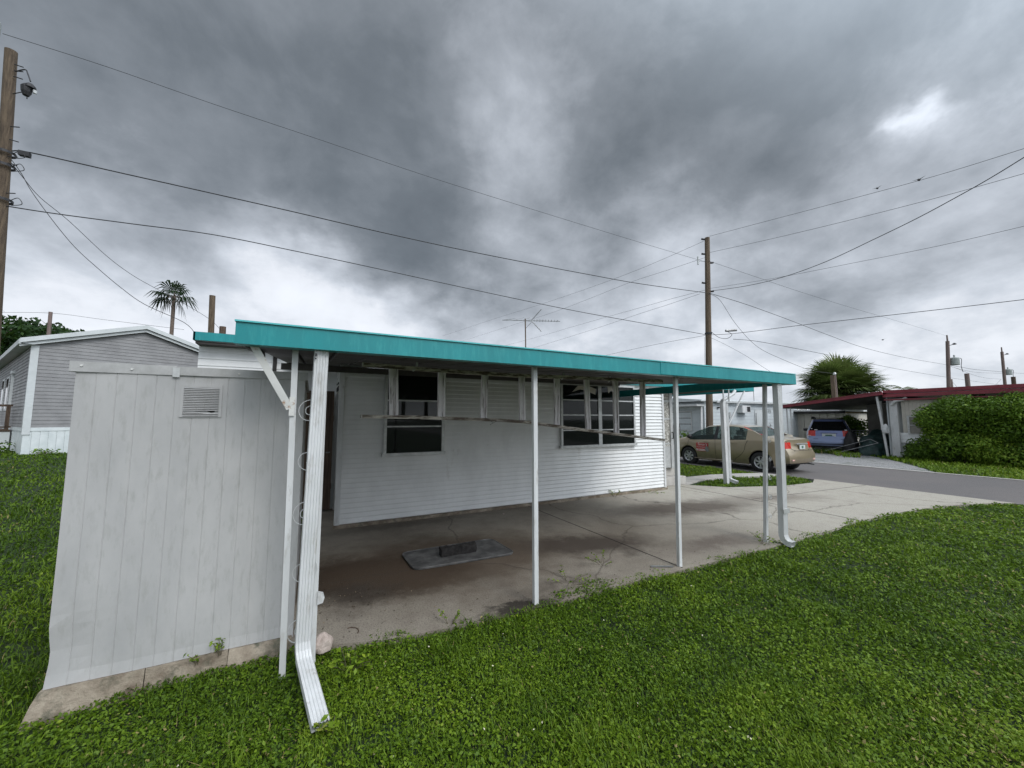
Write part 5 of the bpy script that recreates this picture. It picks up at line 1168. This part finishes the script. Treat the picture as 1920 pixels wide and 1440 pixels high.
# ------------------------------------------------------------------ cars
def itp(x,pts):
    if x<=pts[0][0]: return pts[0][1]
    for (a,va),(b,vb) in zip(pts,pts[1:]):
        if x<=b:
            t=(x-a)/(b-a); return va+(vb-va)*(t*t*(3-2*t)*.5+t*.5)
    return pts[-1][1]
def car(t,pr,paint_):
    L=pr['L']; n=150; rows=12
    st=[L*i/n for i in range(n+1)]
    def sec(x):
        top=itp(x,pr['top']); belt=min(itp(x,pr['belt']),top-.035); W=pr['W']; xc=abs(x-L*.48)/(L*.5)
        w=W*(1-pr['taper']*max(0,(xc-.60)/.40)**2.3)
        zb=pr['sill']
        for wx in pr['wheels']:
            dd=pr['arch']**2-(x-wx)**2
            if dd>0: zb=max(zb,pr['hub']+math.sqrt(dd))
        if x<.35: zb=max(zb,.27+(.35-x)*.15)
        if x>L-.4: zb=max(zb,.22+(x-L+.4)*.2)
        mid=itp(x,pr['mid']); mid=min(mid,belt-.12)
        dz=top-belt; z6=belt+.05+dz*.80 if dz>.12 else belt+dz*.5
        in_=pr['tumble']; y5=w*.955; y6=y5-in_*(z6-belt)-.03*(dz<.12)
        z1=max(.40,zb+.012); z2=max(.56,zb+.03); z3=max(mid,zb+.06)
        P=[(w*.93,zb),(w*.985,z1),(w*1.0,z2),(w*.998,z3),(w*.99,max((z3+belt)/2,z3+.01)),(w*.972,max(belt-.02,z3+.02)),(y5,max(belt,z3+.03)),(y6,z6),(y6-.06 if dz>.12 else y6-.10,z6+ (top-z6)*.62),(y6*.62,top-.012),(y6*.3,top-.003),(0,top)]
        return P
    def shift(x,z):
        a=pr['rs']; k=max(0,1-x/pr['rlen']); s=itp(z,a)*k
        b=pr['fs']; k2=max(0,1-(L-x)/.6); s-=itp(z,b)*k2; return s
    def pt(x,y,z,cap=False):
        xc=max(0,1-x/.5); bul=.10*xc*(y/pr['W'])**2
        xf=max(0,1-(L-x)/.5); bul-=.16*xf*(y/pr['W'])**2
        return (x+shift(x,z)+bul-L/2,y,z)
    V={}; cats={}
    def quad(cat,pts): 
        mb=cats.setdefault(cat,MB()); mb.add(pts,[tuple(range(len(pts)))])
    S_=[sec(x) for x in st]
    for i in range(n):
        xm=(st[i]+st[i+1])/2
        for j in range(rows-1):
            for sg in (1,-1):
                a,b,c,d=S_[i][j],S_[i+1][j],S_[i+1][j+1],S_[i][j+1]
                q=[pt(st[i],sg*a[0],a[1]),pt(st[i+1],sg*b[0],b[1]),pt(st[i+1],sg*c[0],c[1]),pt(st[i],sg*d[0],d[1])]
                cat=pr['cat'](xm,j,sg,(a[1]+d[1])/2)
                if sg<0:q=q[::-1]
                quad(cat,q)
    for (ii,sgn) in ((0,1),(n,-1)):
        P=S_[ii]
        for j in range(rows-2):
            K=12
            for k in range(K):
                f0=-1+2*k/K;f1=-1+2*(k+1)/K
                q=[pt(st[ii],f0*P[j][0],P[j][1]),pt(st[ii],f1*P[j][0],P[j][1]),pt(st[ii],f1*P[j+1][0],P[j+1][1]),pt(st[ii],f0*P[j+1][0],P[j+1][1])]
                cat=pr['cap'](ii==0,j,(f0+f1)/2,(P[j][1]+P[j+1][1])/2)
                if sgn>0:q=q[::-1]
                quad(cat,q)
    for cat,mb in cats.items():
        nm,mt=pr['mats'][cat]
        o=mb.build(nm,mt,t)
        import bmesh
        bm=bmesh.new(); bm.from_mesh(o.data); bmesh.ops.remove_doubles(bm,verts=bm.verts,dist=.0008); bmesh.ops.recalc_face_normals(bm,faces=bm.faces); bm.to_mesh(o.data); bm.free()
        o.data.polygons.foreach_set('use_smooth',[True]*len(o.data.polygons))
        if cat=='paint':
            md=o.modifiers.new('w','EDGE_SPLIT'); md.split_angle=R(38)
    # floor and wheel wells
    MB().box(-L/2+.35,L/2-.3,-pr['W']*.9,pr['W']*.9,.22,.30).box(-L/2+1.45,L/2-1.35,-pr['W']*.86,pr['W']*.86,.30,.62).build('underbody',M['black'],t)
    for wx in pr['wheels']:
        for sg in (1,-1):
            yo=sg*(pr['W']-.12); cx=wx-L/2; hz=pr['hub']; rt=pr['tyre']
            wt=MB().lathe([(rt*.62,-.10),(rt*.93,-.105),(rt,-.08),(rt,.08),(rt*.93,.105),(rt*.62,.10)],32,(cx,yo,hz),'y').build('wheel',M['tyre'],t,smooth=True)
            rm=MB(); f=sg
            rm.lathe([(rt*.64,.085*f),(rt*.60,.10*f),(rt*.56,.085*f),(rt*.56,.02*f),(0.0,.02*f)],28,(cx,yo,hz),'y'); rm.lathe([(rt*.2,.07*f),(rt*.17,.092*f),(0,.098*f)],16,(cx,yo,hz),'y')
            wd=MB().lathe([(rt*.555,.03*f),(0,.03*f)],24,(cx,yo,hz),'y').build('rim_shadow',M['black'],wt)
            for k in range(7):
                a=2*math.pi*k/7+.3; ca,sa=math.cos(a),math.sin(a)
                r0,r1=rt*.16,rt*.60; w0,w1=.018,.034; pts=[]
                for rr,ww in ((r0,w0),(r1,w1)):
                    for s2 in (-1,1): pts.append((cx+ca*rr-sa*ww*s2,yo+f*.088,hz+sa*rr+ca*ww*s2))
                pts+= [(p_[0],p_[1]-f*.04,p_[2]) for p_ in pts]
                rm.add(pts,[(0,1,3,2),(4,5,7,6),(0,2,6,4),(1,3,7,5)])
            rm.build('rim',M['rim'],wt)
            wl=MB(); 
            vs=[];m_=20
            for k in range(m_+1):
                a=-.25+ (math.pi+.5)*k/m_; vs+=[(cx+(pr['arch']-.004)*math.cos(a),sg*(pr['W']-.03),hz+(pr['arch']-.004)*math.sin(a)),(cx+(pr['arch']-.004)*math.cos(a),sg*(pr['W']-.45),hz+(pr['arch']-.004)*math.sin(a))]
            wl.add(vs,[(2*k,2*k+1,2*k+3,2*k+2) for k in range(m_)]); wl.add([(vs[2*k+1]) for k in range(m_+1)],[tuple(range(m_+1))]); wl.build('wheel_well',M['black'],t)
    # seats seen through the glass
    for sx in (L*.50,L*.34):
        for sg in (1,-1):
            q=MB(); cx=sx-L/2
            q.box(cx-.05,cx+.10,sg*.40-.24,sg*.40+.24,.55,pr['belt'][1][1]+.06); q.box(cx-.03,cx+.07,sg*.40-.12,sg*.40+.12,pr['belt'][1][1]+.09,pr['belt'][1][1]+.26); q.build('seat',M['dimwall'],t,bevel=.03)
    return pt,sec
# gold sedan: x runs from the rear bumper forward
SL=4.50
def scat(x,j,sg,z):
    if j==6:
        if 2.42<x<3.42: return 'fg%d'%sg
        if 1.30<x<2.30: return 'rg%d'%sg
    if j==6 and (2.30<=x<=2.42): return 'pillar'
    if 2.78<x<3.46 and j>=8: return 'windshield'
    if .80<x<1.42 and j>=8: return 'rearglass'
    if x<.34 and j in (3,4) : return 'tail'
    if x>SL-.55 and j in (4,5) and x<SL-.05: return 'head'
    return 'paint'
def scap(rear,j,f,z):
    if rear and j in (3,4) and abs(f)>.70: return 'tail'
    if not rear and j in (0,1) and abs(f)<.6: return 'pillar'
    return 'paint'
sed=thing('parked_car','champagne gold sedan with a red magnetic door sign parked along the road','car',(13.46,8.69,-.02),R(90),'cars parked across the scene',local=True)
pr=dict(L=SL,W=.88,taper=.21,sill=.20,arch=.36,hub=.30,tyre=.315,wheels=(.86,3.46),tumble=.42,rlen=.45,
 top=[(0,1.03),(.15,1.065),(.60,1.09),(.80,1.12),(1.15,1.29),(1.45,1.405),(1.8,1.455),(2.3,1.468),(2.7,1.435),(3.05,1.28),(3.45,1.04),(3.6,1.0),(4.1,.93),(4.4,.82),(4.54,.70)],
 belt=[(0,.97),(1.0,.99),(2.0,.95),(3.3,.90),(4.0,.86),(4.54,.66)], mid=[(0,.76),(2,.70),(4.54,.56)],
 rs=[(.25,.07),(.36,.01),(.55,0),(.66,.02),(.70,.09),(.95,.13),(1.06,.13)],fs=[(.2,.06),(.4,0),(.55,.02),(.75,.2),(.9,.3)],
 cat=scat,cap=scap,mats=dict(paint=('body',M['gold']),**{k:('side_window',M['carglass']) for k in ('fg1','fg-1','rg1','rg-1')},pillar=('pillar_trim',M['black']),windshield=('windscreen',M['carglass']),rearglass=('rear_window',M['carglass']),tail=('tail_light',M['red']),head=('headlight',M['amber'])))
car(sed,pr,None)
Wd=.885
def sidebox(x0,x1,z0,z1,y0=.0,mat='black',name='trim',par=None,sgn=1,th=.006):
    return MB().box(x0-SL/2,x1-SL/2,min(sgn*(Wd-.004+y0),sgn*(Wd+th+y0)),max(sgn*(Wd-.004+y0),sgn*(Wd+th+y0)),z0,z1).build(name,M[mat],par or sed)
for sg in (1,-1):
    for (hx) in (1.60,2.62):
        MB().bar((hx-SL/2,sg*(Wd+.008),.845),(hx+.19-SL/2,sg*(Wd+.010),.85),.022,.028).build('door_handle',M['gold'],sed)
    # door gaps, following the door edges
    for pts in ([(3.42,.90),(3.47,.70),(3.46,.40),(3.40,.27)],[(2.36,.94),(2.36,.6),(2.34,.27)],[(1.22,.97),(1.30,.80),(1.33,.66),(1.45,.50),(1.62,.36),(1.68,.27)]):
        q=MB(); P_=[(a-SL/2,sg*(Wd-.001-(.012 if z<.32 else 0)-(.016 if z>.9 else 0)),z) for a,z in pts]; q.tube(catmull(P_,5),.0045,4); q.build('door_gap',M['dark'],sed)
    q=MB(); q.tube([(1.75-SL/2,sg*.86,.25),(2.8-SL/2,sg*.865,.245),(3.2-SL/2,sg*.86,.25)],.02,6); q.build('sill_strip',M['gold'],sed,smooth=True)
    q=MB(); q.tube([(3.30-SL/2,sg*.86,.98),(3.28-SL/2,sg*.97,1.0)],.03,6); q.build('mirror_arm',M['black'],sed)
    q=MB(); q.tube([(3.30-SL/2,sg*.90,1.0),(3.32-SL/2,sg*.97,1.02),(3.32-SL/2,sg*1.04,1.01)],[.06,.085,.05],10); q.build('mirror',M['black'],sed,smooth=True)
    q=MB(); 
    q.add([(.80-SL/2+.02,sg*.62,1.135),(1.42-SL/2,sg*.655,1.405),(1.42-SL/2+.03,sg*.67,1.40),(.80-SL/2+.06,sg*.65,1.12)],[(0,1,2,3)])
    q.build('rear_glass_edge',M['red'],sed)
# tail light lens extra bits, trunk line, plate, garnish
MB().box(-SL/2+.055,-SL/2+.10,-.30,.30,.885,.915).build('trunk_garnish',M['rim'],sed)
MB().box(-SL/2+.062,-SL/2+.075,-.155,.155,.735,.865).build('licence_plate',M['plate'],sed); MB().box(-SL/2+.058,-SL/2+.063,-.05,.05,.765,.835).build('plate_print',M['plategreen'],sed)
q=MB(); q.tube([(-SL/2+.03,-.55,.70),(-SL/2+.0,-.3,.705),(-SL/2+.0,.3,.705),(-SL/2+.03,.55,.70)],.006,5); q.tube([(-SL/2+.16,-.74,1.0),(-SL/2+.11,-.5,.74),(-SL/2+.08,-.35,.70)],.004,5); q.tube([(-SL/2+.16,.74,1.0),(-SL/2+.11,.5,.74),(-SL/2+.08,.35,.70)],.004,5); q.build('panel_gap',M['dark'],sed)
for sg in (1,-1): MB().box(-SL/2+.035,-SL/2+.06,sg*.58-.06,sg*.58+.06,.40,.44).build('reflector',M['amber'],sed)
MB().tube([(-SL/2-.02,-.45,.26),(-SL/2+.3,-.45,.28)],.025,8).build('exhaust',M['steel'],sed)
# door magnet
dc=MB().box(2.62-SL/2,3.10-SL/2,Wd+.001,Wd+.006,.50,.80).build('door_sign',M['decalred'],sed)
def text(name,body,size,loc,rot,mat,parent,shear=0,ext=.001,sx=1):
    cu=bpy.data.curves.new(name,'FONT'); cu.body=body; cu.size=size; cu.shear=shear; cu.extrude=ext; cu.align_x='CENTER'; cu.align_y='CENTER'
    o=bpy.data.objects.new(name,cu); COL.objects.link(o); dg=bpy.context.evaluated_depsgraph_get(); me=bpy.data.meshes.new_from_object(o.evaluated_get(dg)); bpy.data.objects.remove(o)
    me.materials.clear(); me.materials.append(mat); o=bpy.data.objects.new(name,me); COL.objects.link(o); o.parent=parent; o.location=loc; o.rotation_euler=rot; o.scale=(sx,1,1); return o
cxm=2.86-SL/2
text('sign_script',"Senor's",.13,(cxm-.0,Wd+.009,.745),(R(90),0,R(180)),M['decalwhite'],dc,.35)
text('sign_line','MAINTENANCE',.052,(cxm+.05,Wd+.009,.645),(R(90),0,R(180)),M['decalwhite'],dc,0,.001,.9)
MB().box(2.63-SL/2,3.10-SL/2,Wd+.006,Wd+.009,.515,.585).build('sign_band',M['decalwhite'],dc)
text('sign_line','SERVICES',.075,(cxm+.03,Wd+.011,.55),(R(90),0,R(180)),M['decalred'],dc,0,.001,1.05)
q=MB(); q.prism([(.02,0),(.10,-.01),(.13,.06),(.10,.13),(.12,.2),(.07,.17),(.03,.21),(-.01,.15),(-.03,.07)],0,.004,lambda a,b,z:(2.62-SL/2+.10-a,Wd+.012+z,.50+b)); q.build('sign_figure',M['steel'],dc)
# blue car under the maroon carport
BL=4.50
def bcat(x,j,sg,z):
    if j==6 and (.35<x<.95 or 1.15<x<2.0 or 2.15<x<3.1): return 'glass'
    if 2.8<x<3.5 and j>=8: return 'glass'
    if x<.16 and j in (3,4,5): return 'tail'
    return 'paint'
def bcap(rear,j,f,z):
    if rear:
        if j==6 and abs(f)<.93: return 'glass'
        if j in (3,4,5) and abs(f)>.74: return 'tail'
        if j<3: return 'bumper'
    return 'paint'
blu=thing('parked_car','slate blue hatchback wagon seen from behind under the maroon carport','car',(25.07,10.78,-.03),math.atan2(.39,.918),'cars parked across the scene',local=True)
pr2=dict(L=BL,W=.92,taper=.16,sill=.22,arch=.37,hub=.31,tyre=.33,wheels=(.95,3.55),tumble=.40,rlen=.9,
 top=[(0,1.60),(.1,1.64),(.5,1.67),(2.0,1.68),(2.7,1.62),(3.5,1.08),(3.7,1.03),(4.3,.88),(4.5,.70)],
 belt=[(0,1.08),(1.5,1.05),(3.3,.96),(4.5,.68)],mid=[(0,.80),(2,.74),(4.5,.6)],
 rs=[(.25,.05),(.40,0),(.60,.0),(.64,.05),(1.05,.09),(1.64,.42)],fs=[(.2,.05),(.4,0),(.75,.2),(.9,.3)],cat=bcat,cap=bcap,
 mats=dict(paint=('body',M['blue']),glass=('window_glass',M['suvglass']),tail=('tail_light',M['red']),bumper=('bumper',M['bumperblue'])))
car(blu,pr2,None)
B0=-BL/2
MB().box(B0+.07,B0+.085,-.27,.27,.78,.93).build('licence_plate',M['plate'],blu); MB().box(B0+.066,B0+.071,-.12,.14,.80,.88).build('plate_print',M['plategreen'],blu)
MB().box(B0+.075,B0+.10,-.33,.33,.945,.965).box(B0+.05,B0+.09,-.62,.62,.655,.67).build('tailgate_trim',M['dark'],blu)
MB().box(B0-.015,B0+.06,-.74,.74,.40,.43).build('bumper_groove',M['dark'],blu)
q=MB(); q.tube([(B0+.50,-.5,1.66),(B0+.46,-.48,1.71),(B0+.46,.48,1.71),(B0+.50,.5,1.66)],.02,6)
for sg in (1,-1): q.tube([(B0+.55,sg*.56,1.66),(B0+.7,sg*.57,1.73),(B0+2.3,sg*.57,1.74),(B0+2.5,sg*.57,1.66)],.016,6)
q.build('roof_rail',M['dark'],blu)
for sg in (1,-1):
    MB().tube([(B0+3.1,sg*.86,1.0),(B0+3.1,sg*1.0,1.06),(B0+3.1,sg*1.14,1.05)],[.04,.10,.07],10).build('mirror',M['black'],blu,smooth=True)
    MB().box(B0+.075,B0+.10,sg*.78-.07,sg*.78+.07,.80,.845).build('reverse_light',M['amber'],blu)
q=MB(); 
for (y,z,wy,wz) in ((.50,1.115,.06,.022),(-.66,1.115,.045,.025),(.67,1.17,.03,.02)): q.box(B0+.085,B0+.096,y-wy,y+wy,z-wz,z+wz)
q.build('sticker',M['decalwhite'],blu)
# ------------------------------------------------------------------
SPLIT={'corner_trim','clamp','hanger','flood_lamp','screw','peg','insulator','rung','leg','meter_box','vent_pipe','sticker','wall_core','end_trim','rear_beam','rail_end','light_strip','lamp_arm','pale_patch','nail_head'}
def split_loose(o):
    import bmesh
    bm=bmesh.new(); bm.from_mesh(o.data); bm.verts.ensure_lookup_table(); seen=set(); comps=[]
    for v in bm.verts:
        if v.index in seen: continue
        st=[v]; seen.add(v.index); comp=[]
        while st:
            q=st.pop(); comp.append(q.index)
            for e in q.link_edges:
                w_=e.other_vert(q)
                if w_.index not in seen: seen.add(w_.index); st.append(w_)
        comps.append(set(comp))
    bm.free()
    if len(comps)<2: return
    src=o.data; base=o.name.split('.')[0]
    for i,cset in enumerate(comps):
        idx={a:b for b,a in enumerate(sorted(cset))}
        me=bpy.data.meshes.new(base); me.from_pydata([tuple(src.vertices[a].co) for a in sorted(cset)],[],[tuple(idx[q] for q in p.vertices) for p in src.polygons if p.vertices[0] in cset]); me.update()
        for m_ in src.materials: me.materials.append(m_)
        if i==0: o.data=me
        else:
            c=o.copy(); c.data=me; COL.objects.link(c)
for o in list(bpy.data.objects):
    if o.type=='MESH' and o.parent and not o.children and o.name.split('.')[0] in SPLIT: split_loose(o)
bpy.context.view_layer.update()
print('objects',len(bpy.data.objects))
